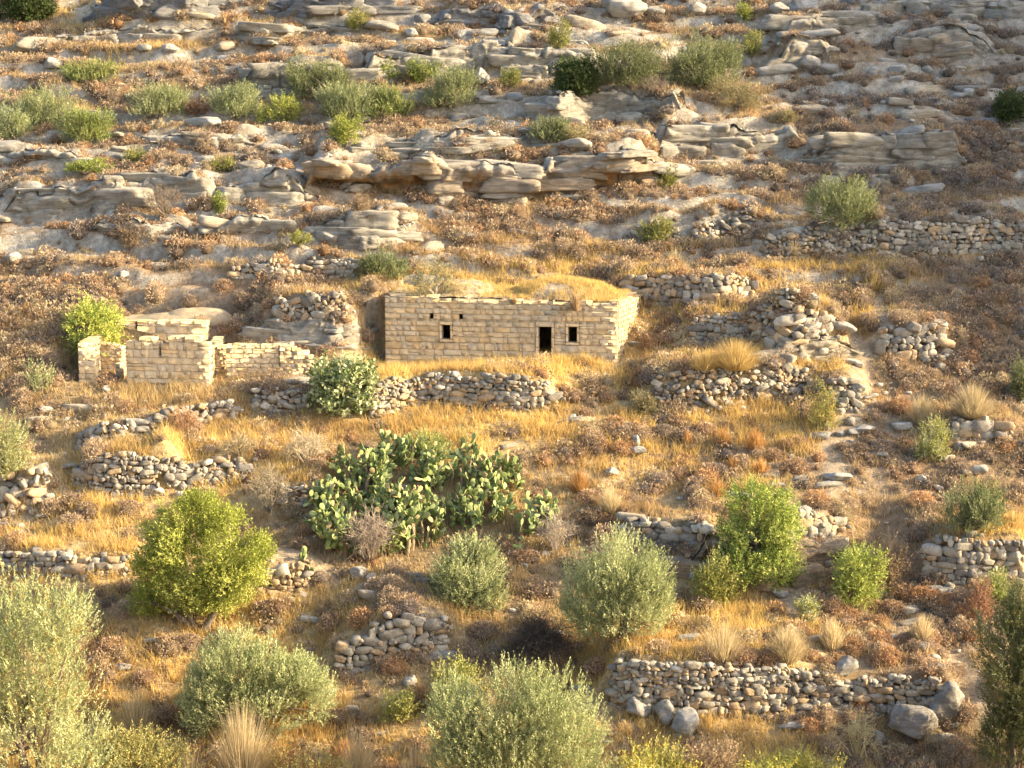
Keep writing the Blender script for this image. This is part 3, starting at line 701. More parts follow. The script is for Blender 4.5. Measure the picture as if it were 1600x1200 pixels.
# ------------------------------------------------------------------ density maps read off the hillside (100-px cells of the photograph)
def grid(s): return np.array([[int(c) for c in r.split()] for r in s.strip().split('\n')], float)/9
G_SHRUB = grid("""3 4 5 5 5 4 4 6 6 5 6 6 6 7 6 4
5 5 3 3 3 2 2 3 3 4 4 5 6 8 8 8
5 5 5 5 5 5 6 5 5 6 7 6 6 8 8 8
5 5 6 6 6 6 7 8 9 9 9 8 5 6 7 8
7 8 8 7 7 5 4 5 5 4 5 7 7 7 8 9
6 3 1 1 1 1 0 0 0 1 4 3 4 4 8 9
4 4 2 2 2 1 0 1 2 4 5 3 3 6 5 5
3 1 1 1 2 1 0 1 3 4 5 4 4 5 7 7
1 1 1 1 1 1 1 1 3 3 3 4 4 5 6 5
1 2 2 2 3 4 3 3 5 2 4 4 5 8 8 6
1 2 2 3 3 5 5 4 4 3 3 3 4 5 6 4
2 2 2 2 3 4 4 4 3 4 3 4 4 5 5 4""")
G_GRASS = grid("""3 6 5 4 4 4 4 3 3 2 2 2 1 0 0 0
2 2 2 1 1 1 1 2 2 2 3 4 2 1 0 1
1 1 1 1 1 2 3 3 2 2 2 2 2 0 0 0
2 3 3 3 2 2 3 3 3 3 3 3 3 3 5 5
4 3 3 3 4 5 6 7 8 8 8 8 8 7 3 2
4 4 2 2 1 3 9 9 9 9 9 9 9 4 2 2
3 4 5 5 5 5 7 7 7 7 6 6 8 3 3 3
4 5 6 7 7 4 3 5 4 5 5 6 4 3 2 3
9 9 4 2 2 3 2 2 4 3 2 2 2 2 3 8
3 4 5 5 5 5 4 4 4 5 6 7 7 5 3 3
4 5 6 6 6 4 4 4 5 7 7 6 5 3 2 2
6 7 7 8 8 6 6 6 5 5 5 5 5 5 4 4""")
G_ROCK = grid("""4 4 6 6 6 7 6 7 7 6 6 6 6 6 8 9
3 4 4 5 6 6 5 6 6 4 4 5 7 5 6 7
7 7 7 7 7 6 4 5 7 8 8 7 6 5 5 5
8 8 8 7 6 6 5 4 4 3 3 4 4 3 4 4
3 3 3 3 4 4 2 1 1 2 2 1 1 2 2 1
2 2 2 3 6 6 0 0 0 1 3 3 4 5 4 1
3 3 3 2 3 2 1 1 2 4 3 3 4 6 4 3
6 3 2 1 1 1 1 1 4 5 4 4 5 5 3 3
1 1 1 1 2 4 3 2 3 3 3 3 5 4 5 3
1 1 2 2 2 4 5 4 3 2 1 1 2 3 3 2
1 1 1 1 2 3 3 2 4 3 4 4 4 5 5 2
0 0 0 0 1 2 1 1 1 3 4 3 3 3 4 2""")
def rockn(x, y): return fbm(x/5.5+.15*y, y/1.25, 4, 40)
def rockw(x, y, px, py): return sstep((gsamp(G_ROCK, px, py)*1.05-.62+rockn(x, y)*.95)/.14)*np.where(py > 420, .35, .9)
def gsamp(G, px, py):
    gx = np.clip(px/100-.5, 0, 14.999); gy_ = np.clip(py/100-.5, 0, 10.999)
    i = gx.astype(int); j = gy_.astype(int); fx = gx-i; fy = gy_-j
    return (G[j, i]*(1-fx)+G[j, i+1]*fx)*(1-fy)+(G[j+1, i]*(1-fx)+G[j+1, i+1]*fx)*fy
PATHS = [([(1335,540),(1340,600),(1330,650),(1300,700),(1305,760)], 26), ([(430,870),(480,880),(520,905)], 20), ([(1480,1030),(1530,1080),(1560,1150)], 26), ([(1370,470),(1385,520),(1345,560)], 16), ([(40,830),(45,800)], 6), ([(190,410),(180,440)], 5), ([(1255,870),(1235,940)], 22)]
def path_mask(px, py):
    m = np.zeros(np.shape(px))
    for pts, w in PATHS:
        for a, b in zip(pts[:-1], pts[1:]):
            ax, ay = a; dx, dy = b[0]-ax, b[1]-ay; t = np.clip(((px-ax)*dx+(py-ay)*dy)/(dx*dx+dy*dy), 0, 1)
            d = np.hypot(px-ax-t*dx, py-ay-t*dy); m = np.maximum(m, 1-sstep((d-w*.5)/(w*.6)))
    return m

# ------------------------------------------------------------------ the ground: one sheet, dense where the photograph looks
xs = np.concatenate([np.linspace(-170, -38, 34), np.arange(-37, 37, .17), np.linspace(38, 200, 90)])
ys = np.concatenate([np.linspace(-40, 68, 54), np.arange(69, 149, .165), np.linspace(150.5, 420, 60)])
GX, GY = np.meshgrid(xs, ys, indexing='ij'); GZ = H(GX, GY)
gpx, gpy = proj(GX, np.maximum(GY, 20), GZ)
f_, m__ = riser(GX, GY)
slope = np.gradient(GZ, ys, axis=1)
gr = gsamp(G_ROCK, gpx, gpy); gg = gsamp(G_GRASS, gpx, gpy); gs_ = gsamp(G_SHRUB, gpx, gpy)
nA = rockn(GX, GY); nB = fbm(GX/.9, GY/.7, 3, 41); nC = fbm(GX/5, GY/5, 3, 43)
rockm = rockw(GX, GY, gpx, gpy)*(.8+.4*nB)
rockm = np.maximum(rockm, sstep((slope-1.25)/.5)*m__*.9)
rockm = np.clip(rockm, 0, 1)
soil = np.array([.22, .165, .095]); litter = np.array([.42, .31, .155]); rust = np.array([.26, .175, .11]); rock = np.array([.37, .345, .29])
c = soil[None, None]*np.ones(GX.shape+(1,))
w = sstep((gg*1.3-.35+nB*.4)/.4)[..., None]; c = c*(1-w)+litter*w
w = (sstep((gs_*1.1-.35+nC*.5+nB*.3)/.4)*.7)[..., None]; c = c*(1-w)+rust*w
w = rockm[..., None]; rv = rock*(1+.45*fbm(GX/.5, GY/.3, 3, 48)[..., None]+.2*nB[..., None]); c = c*(1-w)+rv*w
w = (path_mask(gpx, gpy)*.85)[..., None]; c = c*(1-w)+np.array([.34, .27, .185])*w
acc = Acc(); acc.add(np.stack([GX, GY, GZ], -1).reshape(-1, 3), [grid_faces(len(xs), len(ys))], c.reshape(-1, 3))
ground = acc.build('hillside_ground', M_ground, smooth=True); tag(ground, 'terraced limestone hillside', kind='structure')
#==PLANTS==
# ------------------------------------------------------------------ plants
PLM = []          # picture-space boxes already taken by big plants
def tube(acc, pts, rad, col, sides=6):
    pts = np.array(pts, float); n = len(pts); rings = []
    for i in range(n):
        d = pts[min(i+1, n-1)]-pts[max(i-1, 0)]; d = d/(np.linalg.norm(d)+1e-9)
        a = np.cross(d, [0.31, .9, .2]); a /= np.linalg.norm(a)+1e-9; b = np.cross(d, a)
        t = np.arange(sides)/sides*2*math.pi
        rings.append(pts[i]+rad[i]*(np.cos(t)[:, None]*a+np.sin(t)[:, None]*b))
    v = np.concatenate(rings); i = np.arange(n-1)[:, None]*sides+np.arange(sides)[None]
    j = np.arange(n-1)[:, None]*sides+(np.arange(sides)[None]+1) % sides
    acc.add(v, [np.stack([i, j, j+sides, i+sides], -1).reshape(-1, 4)], col)
def leaves(acc, Pp, D, ln, wd, col, rng):
    """rhombic leaves at Pp along D"""
    k = len(Pp); r = rng.normal(size=(k, 3)); s = np.cross(D, r); s /= np.linalg.norm(s, axis=1)[:, None]+1e-9
    ln = ln*(.7+.6*rng.random(k))[:, None]; wd = wd*(.7+.6*rng.random(k))[:, None]
    v = np.stack([Pp, Pp+D*ln*.45+s*wd*.5, Pp+D*ln, Pp+D*ln*.45-s*wd*.5], 1).reshape(-1, 3)
    f = np.arange(k*4).reshape(-1, 4); acc.add(v, [f], np.repeat(col, 4, axis=0))
KINDS = {   # colour a, colour b, spray length, leaf length, leaf width, leaves per spray, upward bias, spread of leaf direction
 'olive': ((.27, .31, .14), (.47, .49, .26), .62, .115, .034, 16, 1.15, .45),
 'dolive': ((.17, .20, .09), (.34, .36, .18), .55, .115, .034, 16, 1.1, .45),
 'golive': ((.23, .28, .09), (.42, .44, .17), .55, .115, .036, 16, 1.1, .45),
 'almond': ((.30, .34, .07), (.50, .52, .14), .60, .11, .045, 12, .5, .9),
 'green': ((.26, .32, .075), (.45, .49, .15), .55, .11, .045, 12, .6, .9),
 'lime':    ((0.272, 0.288, 0.080), (0.416, 0.400, 0.144), .55, .11, .04, 10, .9, .8),
 'yellow':  ((0.368, 0.312, 0.104), (0.480, 0.416, 0.160), .55, .11, .04, 10, .9, .8),
 'fig':     ((.28, .33, .15), (.52, .54, .30), .50, .19, .15, 6, .7, 1.1),
 'carob':   ((0.064, 0.096, 0.036), (0.136, 0.168, 0.064), .45, .13, .07, 10, .3, 1.),
 'tan':     ((0.320, 0.232, 0.144), (0.440, 0.336, 0.216), .50, .10, .03, 10, .8, .8),
 'red':     ((0.304, 0.160, 0.096), (0.416, 0.256, 0.160), .45, .09, .03, 10, .8, .8),
 'straw':   ((0.336, 0.288, 0.144), (0.448, 0.392, 0.224), .55, .13, .028, 10, .9, .6),
}
def lobes_for(w, h, d, kind, rng, ragged=.5):
    L = []; n = max(4, int(4+3.2*w*h/4)); n = min(n+4, 20)
    for i in range(n):
        a = rng.random()*2*math.pi; rr = .30+.30*rng.random(); zc = rng.random()
        cx = math.cos(a)*w*.5*(1-rr*.75)*(.5+.5*rng.random()**.5); cy = math.sin(a)*d*.5*(1-rr*.75)*(.5+.5*rng.random()**.5)
        env = math.sqrt(max(0, 1-(2*math.hypot(cx/w, cy/d))**2))
        rz = h*(.20+.12*rng.random())*(1+ragged*.3*rng.random())
        cz = rz*.85+(h*(.30+.70*env)-rz*1.85)*zc*.97
        if i % 3 == 0: cz = rz*.5
        L.append((cx, cy, max(cz, rz*.5), w*rr*.55, d*rr*.55, rz))
    L.append((0, 0, h*.42, w*.40, d*.40, h*.44)); L.append((0, 0, h*.2, w*.42, d*.42, h*.25)); return L
def plant(px, py, w, h, kind, name, label, cat, seed, group=None, dens=1., trunk=True, ragged=.5, lobes=None, stems=5, mix=None, dd=None, scale=1., trunk_c=(.20, .16, .12), z_off=0., g=None, tone=1.):
    """px,py foot of the plant in the photograph; w,h its size there"""
    rng = np.random.default_rng(seed); random.seed(seed)
    if g is None: g = at(px, min(py, 1275))
    sc = g.y/FPX; W_, H_ = w*sc, h*sc*1.0; D_ = (dd or w*.85)*sc
    ca, cb, sl, ll, lw, nl, upb, spr = KINDS[kind]
    sl = min(sl, H_*.30)
    root = empty(name, (g.x, g.y, g.z+z_off), label, cat, group)
    L = lobes_for(W_, H_, D_, kind, rng, ragged)
    if lobes: L = [(a*sc, b*sc, c_*sc, r1*sc, r2*sc, r3*sc) for (a, b, c_, r1, r2, r3) in lobes]
    L = np.array(L); L[:, 3:] *= np.random.default_rng(seed+9).uniform(.72, 1.08, (len(L), 1)); vol = (L[:, 3]*L[:, 5]+L[:, 3]*L[:, 4]); pr = vol/vol.sum()
    N = int(min(100000, w*h*2.0*dens/(scale**2))); ns = max(30, N//nl)
    LL0 = L
    li = rng.choice(len(L), ns, p=pr); d = rng.normal(size=(ns, 3)); d[:, 2] = d[:, 2]*.9+.12; d /= np.linalg.norm(d, axis=1)[:, None]
    rr = np.where(rng.random(ns) < .72, .72+.30*rng.random(ns), .35+.4*rng.random(ns))
    rr_shell = kind not in ('carob',); c0 = L[li, :3]; R3 = L[li, 3:]
    dirn = fbm3(d[:, 0]*2.1+li*7.3, d[:, 1]*2.1+seed, d[:, 2]*2.1, 3, seed+5); p = c0+d*R3*(rr*(1+.60*dirn))[:, None]
    gapn = fbm3(p[:, 0]/(W_*.16)+seed, p[:, 1]/(W_*.16), p[:, 2]/(H_*.2), 2, seed)
    keep = (p[:, 2] > .02) & (gapn > (-.24 if rr_shell else -1)); keep_i = np.where(keep)[0]; p = p[keep]; d = d[keep]; li = li[keep]; ns = len(p)
    ax = d*.75+np.array([0, 0, upb])*(.5+.5*rng.random(ns))[:, None]+rng.normal(size=(ns, 3))*.22; ax /= np.linalg.norm(ax, axis=1)[:, None]
    sls = sl*(.5+.7*rng.random(ns)+.8*(rng.random(ns) < .06)); p = p-ax*(sls*.45)[:, None]
    cn = np.clip(.5+.28*rng.normal(size=ns)+.30*rng.normal(size=len(L))[li]+.8*dirn[keep_i], 0, 1)
    t = np.tile((np.arange(nl)+.3)/nl, ns)+rng.random(ns*nl)*.06; ai = np.repeat(np.arange(ns), nl)
    lp = p[ai]+ax[ai]*(sls[ai]*t)[:, None]+rng.normal(size=(ns*nl, 3))*.02*scale
    ld = ax[ai]*.75+rng.normal(size=(ns*nl, 3))*spr*.6; ld /= np.linalg.norm(ld, axis=1)[:, None]
    cc = np.array(ca)[None]*(1-cn[:, None])+np.array(cb)[None]*cn[:, None]; cc = cc[ai]*(.85+.3*rng.random(ns*nl))[:, None]
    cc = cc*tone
    if mix:
        mc, frac = mix; mm = (rng.random(ns) < frac)[ai]; cc[mm] = np.array(mc)*(.8+.4*rng.random(mm.sum()))[:, None]
    acc = Acc(); leaves(acc, lp, ld, ll*scale, lw*scale, cc, rng)
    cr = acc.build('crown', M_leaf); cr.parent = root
    if trunk:
        tb = Acc(); r0 = max(.03, W_*.028)
        for s in range(stems):
            l = L[rng.integers(len(L))]; b0 = np.array([rng.normal()*.06*W_*.5, rng.normal()*.06*D_*.5, -.15]); e = np.array(l[:3])
            m1 = b0*.55+e*.45+np.array([rng.normal()*.05*W_, rng.normal()*.05*W_, H_*.05]); 
            tube(tb, [b0, b0*.8+m1*.2, m1, e], [r0*1.5, r0, r0*.7, r0*.25], trunk_c)
            for q in range(3):
                e2 = e+np.array(l[3:])*rng.normal(size=3)*.6; tube(tb, [m1*.4+e*.6, e2], [r0*.4, r0*.12], trunk_c, 4)
        to = tb.build('trunk' if stems < 4 else 'stems', M_bark); to.parent = root
    PLM.append((px, py, w, h)); return root

big = 'broad sage-green olive'
OL = 'olive bushes and trees on the slope'
plant(55, 1262, 290, 385, 'olive', 'olive_tree', 'tall pale sage olive tree filling the left edge of the foreground', 'olive tree', 1, dens=1.05, mix=((.36,.28,.10), .12), lobes=[(-20,0,300,95,80,80),(55,0,310,62,60,72),(-60,0,200,80,70,90),(45,-10,220,78,70,90),(0,-20,130,110,70,100),(85,-10,120,60,60,80),(-80,0,90,80,70,90),(60,-30,60,90,70,60),(0,0,220,90,80,90)])
plant(225, 1262, 170, 150, 'yellow', 'autumn_bush', 'yellow-green thinning bush in front of the tall left olive', 'bush', 2, dens=.8, mix=((.30,.30,.12), .5), ragged=.9)
plant(400, 1150, 250, 166, 'olive', 'olive_bush', 'round sage olive bush in the lower left with dark left side', 'olive bush', 3, dens=1.15, lobes=[(-75,0,85,52,60,72),(-35,0,100,50,60,62),(20,0,95,60,60,72),(70,0,90,52,60,66),(95,0,60,38,50,52),(0,-20,50,100,60,50),(-90,0,45,35,50,42),(40,10,60,70,60,60)])
plant(470, 1262, 150, 110, 'yellow', 'autumn_bush', 'low golden-yellow bush at the foot of the lower left olive bush', 'bush', 4, dens=.7, mix=((.40,.22,.10), .3), ragged=.8)
plant(800, 1262, 300, 250, 'olive', 'olive_bush', 'largest sage olive bush at the bottom centre', 'olive bush', 5, dens=1.15, lobes=[(-95,0,150,48,60,70),(-55,0,130,60,60,80),(5,0,170,60,60,80),(60,0,150,58,60,78),(110,0,120,45,60,72),(-20,-20,80,110,60,80),(70,-20,70,90,60,70),(0,0,120,120,60,80),(-85,-10,70,60,60,70)])
plant(715, 1110, 95, 105, 'lime', 'green_shrub', 'yellow-green shrub rising at the left shoulder of the largest bottom olive bush', 'shrub', 6, dens=.7, ragged=1)
plant(628, 1125, 70, 62, 'lime', 'green_shrub', 'small bright green shrub left of the largest bottom olive bush', 'shrub', 7, dens=.55, ragged=1)
plant(730, 955, 140, 138, 'olive', 'olive_tree', 'round olive tree with a dark gap at its trunk below the prickly pear', 'olive tree', 8, dens=1.2, stems=3, trunk_c=(.04,.035,.03), mix=((.10,.12,.06), .2))
plant(968, 1002, 180, 168, 'olive', 'olive_tree', 'broad olive tree right of the round one, above the boulder wall', 'olive tree', 9, dens=1.2, lobes=[(-45,0,95,48,60,60),(0,0,105,52,60,62),(48,0,100,42,60,60),(65,0,60,28,50,55),(-50,0,50,42,50,48),(10,-10,50,70,50,48),(20,0,90,62,60,64)])
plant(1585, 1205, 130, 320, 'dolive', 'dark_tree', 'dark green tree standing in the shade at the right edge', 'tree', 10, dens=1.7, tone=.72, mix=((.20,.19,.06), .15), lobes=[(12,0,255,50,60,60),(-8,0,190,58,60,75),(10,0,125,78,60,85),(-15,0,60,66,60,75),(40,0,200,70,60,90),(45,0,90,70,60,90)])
plant(1516, 832, 125, 92, 'dolive', 'olive_bush', 'grey-green olive bush standing on the right-hand terrace wall', 'olive bush', 11, dens=1.1)
plant(1316, 358, 112, 80, 'dolive', 'olive_bush', 'single round olive bush above the rubble terrace on the right', 'olive bush', 12, dens=1.4, lobes=[(-25,0,45,32,30,34),(15,0,48,38,34,34),(0,0,36,50,40,32),(35,0,34,20,24,28),(-38,0,32,18,24,26),(0,-8,22,46,30,20)])
plant(312, 985, 240, 245, 'almond', 'almond_tree', 'bright yellow-green tree, the largest crown left of the prickly pear', 'tree', 13, dens=1.1, stems=3, tone=.80, lobes=[(-50,0,150,40,50,38),(5,0,195,44,50,36),(52,0,172,36,50,34),(88,0,128,34,50,26),(-72,0,100,34,50,36),(0,0,130,64,60,56),(60,0,86,44,50,28),(-20,0,70,52,50,34),(-45,0,198,30,40,28),(-82,10,44,30,40,34),(100,-5,92,22,30,18),(30,-20,110,40,40,30),(20,0,50,60,50,26)])
plant(147, 556, 112, 112, 'almond', 'almond_tree', 'bright green tree behind the left end of the ruined room', 'tree', 14, dens=1.2, mix=((.12,.17,.05), .3), stems=3)
plant(538, 645, 112, 112, 'fig', 'fig_tree', 'fig tree with broad pale leaves at the left end of the house terrace', 'fig tree', 15, dens=.34, mix=((.14,.19,.07), .3), ragged=1.1, stems=6, trunk_c=(.30,.27,.22))
plant(1178, 915, 140, 172, 'green', 'green_tree', 'tall fresh green tree in front of the bedrock shelf on the right', 'tree', 16, dens=1.15, mix=((.15,.20,.06), .3), stems=3, lobes=[(-10,0,140,45,45,36),(30,0,130,42,45,40),(48,0,90,30,40,40),(0,0,95,55,45,45),(-40,0,85,35,35,36),(15,0,60,46,40,40),(-25,-5,30,40,40,40),(30,-5,30,36,40,36)])
plant(1122, 945, 72, 92, 'lime', 'green_bush', 'small lime-green bush at the lower left of the tall green tree', 'bush', 17, dens=1.2)
plant(1342, 945, 85, 128, 'green', 'green_shrub', 'loose bright green shrub beside a withered tan one', 'shrub', 18, dens=.9, ragged=1, mix=((.32,.34,.10), .3))
plant(1392, 922, 60, 105, 'tan', 'withered_shrub', 'withered tan shrub touching the loose green shrub', 'shrub', 19, dens=.6, ragged=1.2)
plant(1455, 716, 62, 76, 'lime', 'green_shrub', 'pale green shrub left of the short shaded wall', 'shrub', 20, dens=.8, ragged=1, mix=((.34,.36,.2), .4))
plant(1284, 672, 60, 88, 'lime', 'feathery_shrub', 'feathery yellow-green shrub at the right end of the rubble terrace', 'shrub', 21, dens=.55, ragged=.9, mix=((.40,.30,.12), .4))
plant(1262, 972, 40, 50, 'lime', 'green_shrub', 'little pale grey-green sprig above the foreground fountain grass', 'shrub', 22, dens=.6, mix=((.30,.32,.2), .5))
plant(14, 748, 75, 108, 'olive', 'green_bush', 'pale green bush at the left edge above the tumbled stones', 'bush', 23, dens=.9, mix=((.34,.30,.12), .3))
plant(62, 612, 52, 58, 'olive', 'sparse_shrub', 'sparse pale shrub at the left edge below the almond tree', 'shrub', 24, dens=.35, ragged=1)
plant(1532, 972, 46, 86, 'red', 'red_shrub', 'pinkish-red shrub beside the dark tree at the right edge', 'shrub', 25, dens=.7, ragged=1)
plant(1555, 945, 60, 70, 'golive', 'green_shrub', 'olive-green shrub growing against the top of the dark right-hand tree', 'shrub', 26, dens=.7)
plant(1030, 1262, 150, 125, 'lime', 'autumn_bush', 'yellow-green bush at the bottom edge left of the bare shrub', 'bush', 27, dens=.75, ragged=1, mix=((.48,.40,.08), .4))
plant(1110, 1242, 95, 120, 'tan', 'withered_shrub', 'pinkish tan withered shrub in front of the boulder wall', 'shrub', 28, dens=.55, ragged=1)
plant(1225, 1268, 190, 110, 'lime', 'autumn_bush', 'wide yellow-green bush at the bottom edge under the boulder wall', 'bush', 29, dens=.8, ragged=1, mix=((.50,.44,.08), .25))
plant(664, 715, 78, 46, 'golive', 'olive_bush', 'low dull green bush on top of the prickly pear thicket', 'bush', 30, dens=1.2)
UP = [  # the bushes of the upper slope
 (598,442,70,45,'dolive','dark olive bush just above the left end of the house'),
 (1092,134,112,84,'dolive','larger right-hand one of the two big olive bushes near the top'),
 (985,140,104,76,'dolive','left-hand one of the two big olive bushes near the top'),
 (902,152,64,60,'carob','darkest low bush just left of the two big top olives'),
 (1150,170,74,56,'straw','thin yellowish-grey bush below the right big top olive'),
 (497,156,92,68,'dolive','tall grey-green bush against the rounded rock hump'),
 (540,184,80,56,'olive','pale olive bush, left one of the touching pair above the middle'),
 (606,186,72,56,'golive','pale olive bush, right one of the touching pair above the middle'),
 (706,168,86,60,'olive','wide pale olive bush in front of the grey rock shelf'),
 (664,128,52,38,'green','bright green bush with a flat spreading top behind the wide pale olive'),
 (605,126,36,34,'green','small bright green bush against the grey rock shelf'),
 (438,192,76,44,'almond','low bright green bush in the left-hand row'),
 (366,184,72,52,'olive','silver-green bush left of the low bright green one'),
 (250,182,80,50,'olive','round silver-green bush left in the row of bushes'),
 (134,222,86,56,'golive','rounded olive bush in front at the left of the row'),
 (66,198,92,60,'olive','wide sage bush near the left edge in the row'),
 (12,222,66,50,'olive','pale sage bush cut by the left edge'),
 (38,34,86,50,'carob','dark green leafy tree in the top left corner'),
 (541,226,52,46,'almond','small bright lime bush below the touching pair'),
 (856,222,66,38,'dolive','low dark bush beside a greyish one in the upper middle'),
 (900,220,50,26,'straw','greyish straw bush touching the low dark bush'),
 (140,128,100,36,'golive','brownish green spreading bush at the upper left'),
 (138,272,68,22,'green','very low vivid green mat bush at the left'),
 (876,82,34,46,'lime','upright yellow-green sprig above the blue-grey blocks'),
 (1162,34,24,32,'almond','tiny vivid green sprig near the top edge'),
 (1174,92,30,44,'lime','pale green upright sprig right of the big top olives'),
 (796,136,34,32,'lime','small yellow-green shrub above the middle rock shelf'),
 (560,52,32,34,'lime','small faded green shrub near the jointed top cliff'),
 (343,334,20,34,'green','tiny dark cypress-like shrub below the bare bush'),
 (346,268,42,26,'lime','faded green shrub in the left middle of the slope'),
 (212,256,44,26,'lime','faint green shrub right of the vivid green mat'),
 (1028,378,56,40,'lime','pale green shrub on the patch of rubble wall'),
 (1040,298,34,36,'lime','yellow-green sprig at the right end of the great cliff'),
 (232,160,50,20,'tan','brown spreading bush behind the round silver-green bush'),
 (312,188,36,30,'red','reddish dry bush between the silver-green bushes'),
 (1580,190,50,50,'carob','dark bush in the shade near the right edge'),
 (1225,195,40,24,'straw','thin straw-coloured bush on the golden bench'),
 (470,388,34,22,'lime','little grey-green tuft bush below the wedge of rock'),
 (205,388,60,42,'tan','pinkish tan dry shrub on the slope above the almond tree'),
 (565,340,34,40,'tan','tan upright dry shrub in front of the great cliff'),
 (1595,625,30,60,'dolive','green shrub cut by the right edge beside the short pale wall'),
 (1005,650,34,40,'straw','pale grey-green shrub beside the rubble terrace'),
]
for i, (px, py, w, h, k, lab) in enumerate(UP):
    cat = 'tree' if 'tree' in lab.split(' in ')[0] else 'bush'
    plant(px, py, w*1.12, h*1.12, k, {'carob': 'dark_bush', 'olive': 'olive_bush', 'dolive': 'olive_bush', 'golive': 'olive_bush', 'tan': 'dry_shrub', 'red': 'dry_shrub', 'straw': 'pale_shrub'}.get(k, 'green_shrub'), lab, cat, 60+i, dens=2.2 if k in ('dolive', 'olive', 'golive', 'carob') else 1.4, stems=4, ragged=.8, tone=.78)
# sapling growing out of the house wall top
rp = P(678, 462, 105.4)
plant(678, 462, 72, 72, 'straw', 'roof_sapling', 'sparse grey-green sapling growing out of the left part of the house roof', 'sapling', 140, dens=.42, stems=4, ragged=1.1, g=rp, mix=((.22,.22,.12), .5), trunk_c=(.34,.29,.22))

# ---- bare and twiggy shrubs
def bare(px, py, w, h, label, seed, col, name='bare_shrub', n=26, droop=0., g=None, cat='shrub'):
    rng = np.random.default_rng(seed); g = g or at(px, min(py, 1275)); sc = g.y/FPX; acc = Acc(); r = .014
    for i in range(n):
        a = rng.random()*6.283; sp = rng.random()**.6
        e = np.array([math.cos(a)*w*.5*sc*sp, math.sin(a)*w*.4*sc*sp, h*sc*(1-.45*sp*sp)*(.75+.3*rng.random())])
        m1 = e*.5+rng.normal(size=3)*.05*w*sc+np.array([0, 0, .08*h*sc]); e[2] -= droop*h*sc*sp
        tube(acc, [[0, 0, -.1], m1, e], [r*1.3, r, r*.6], np.array(col)*(.8+.4*rng.random()), 3)
        for q in range(6):
            t = .3+.7*rng.random(); p0 = m1*(1-t)+e*t; p1 = p0+(e-m1)*.3*rng.random()+rng.normal(size=3)*.13*h*sc
            tube(acc, [p0, p1], [r*.7, r*.5], np.array(col)*(.8+.4*rng.random()), 3)
            for s in range(2): tube(acc, [p0*.4+p1*.6, p1+rng.normal(size=3)*.09*h*sc], [r*.5, r*.45], np.array(col)*(.85+.4*rng.random()), 3)
    o = acc.build(name, M_twig); o.location = g; tag(o, label, cat); return o
bare(578, 880, 74, 78, 'round leafless greyish-pink shrub in front of the prickly pear', 201, (.46,.38,.30), n=60)
bare(868, 866, 56, 66, 'leafless pale shrub between the two middle olive trees', 202, (.42,.36,.29), n=30)
bare(1340, 1195, 90, 80, 'bare pale yellow shrub below the great boulder', 203, (.48,.42,.24), n=24)
bare(258, 335, 70, 42, 'bare twisted grey bush with drooping twigs on the left ledge', 204, (.26,.21,.16), n=40)
bare(480, 728, 74, 52, 'pale bleached dry brush left of the prickly pear', 205, (.52,.45,.32), n=46)
bare(375, 720, 60, 40, 'tuft of pale dry brush above the bright yellow-green tree', 206, (.46,.38,.24), n=30)
bare(420, 800, 70, 70, 'pale dry stalks between the yellow-green tree and the prickly pear', 207, (.42,.36,.26), n=34)
bare(490, 205, 36, 40, 'leafless grey sapling between the bushes of the left row', 208, (.36,.32,.27), n=16)
bare(1020, 160, 60, 34, 'tangle of bare grey twigs under the big top olives', 209, (.33,.28,.22), n=34)
bare(1395, 905, 40, 90, 'leafless branches poking out of the withered tan shrub', 210, (.42,.34,.26), n=10)
bare(690, 250, 40, 20, 'thin grey twigs over the cliff lip', 211, (.28,.24,.2), n=14)
bare(322, 240, 34, 40, 'thin tan leafless shrub on the upper left slope', 212, (.44,.34,.24), n=20)
bare(288, 682, 62, 44, 'round tan dry bush on the diagonal line of stones', 213, (.42,.27,.16), n=60)
bare(840, 1035, 130, 78, 'dark heap of dead brush between the olive trees', 214, (.13,.11,.09), name='brush_heap', n=150, droop=.5)
bare(720, 700, 24, 44, 'single tall thin stem above the prickly pear', 215, (.28,.3,.14), n=5)

# ---- fountain grass tussocks
def tussock(px, py, w, h, label, seed, c1, n=700, name='grass_tussock', g=None):
    rng = np.random.default_rng(seed); g = g or at(px, min(py, 1270)); sc = g.y/FPX; W_, H_ = w*sc*.5, h*sc
    a = rng.random(n)*6.283; s = rng.random(n)**.7; hh = H_*(.35+.65*rng.random(n))*(1-.55*s*s); r0 = .10*W_
    base = np.stack([np.cos(a)*r0*s*3, np.sin(a)*r0*s*3, np.zeros(n)-.05], 1); tip = np.stack([np.cos(a)*W_*s*1.0+rng.normal(size=n)*.1*W_, np.sin(a)*W_*s*.9, hh], 1)
    mid = base*.45+tip*.55+np.array([0, 0, 1])*(.16*hh)[:, None]; side = np.stack([-np.sin(a+rng.normal(size=n)), np.cos(a+rng.normal(size=n)), 0*a], 1)*.009
    v = np.stack([base-side, base+side, mid-side*.8, mid+side*.8, tip], 1).reshape(-1, 3); k = np.arange(n)[:, None]*5
    acc = Acc(); acc.add(v, [k+np.array([[0, 1, 3, 2]]), k+np.array([[2, 3, 4]])], np.repeat(np.array(c1)*(.75+.5*rng.random(n))[:, None], 5, axis=0))
    o = acc.build(name, M_grass); o.location = g; tag(o, label, 'grass tussock'); return o
GOLD = (.58, .43, .18); PALE = (.56, .46, .28); RUSTG = (.48, .28, .11)
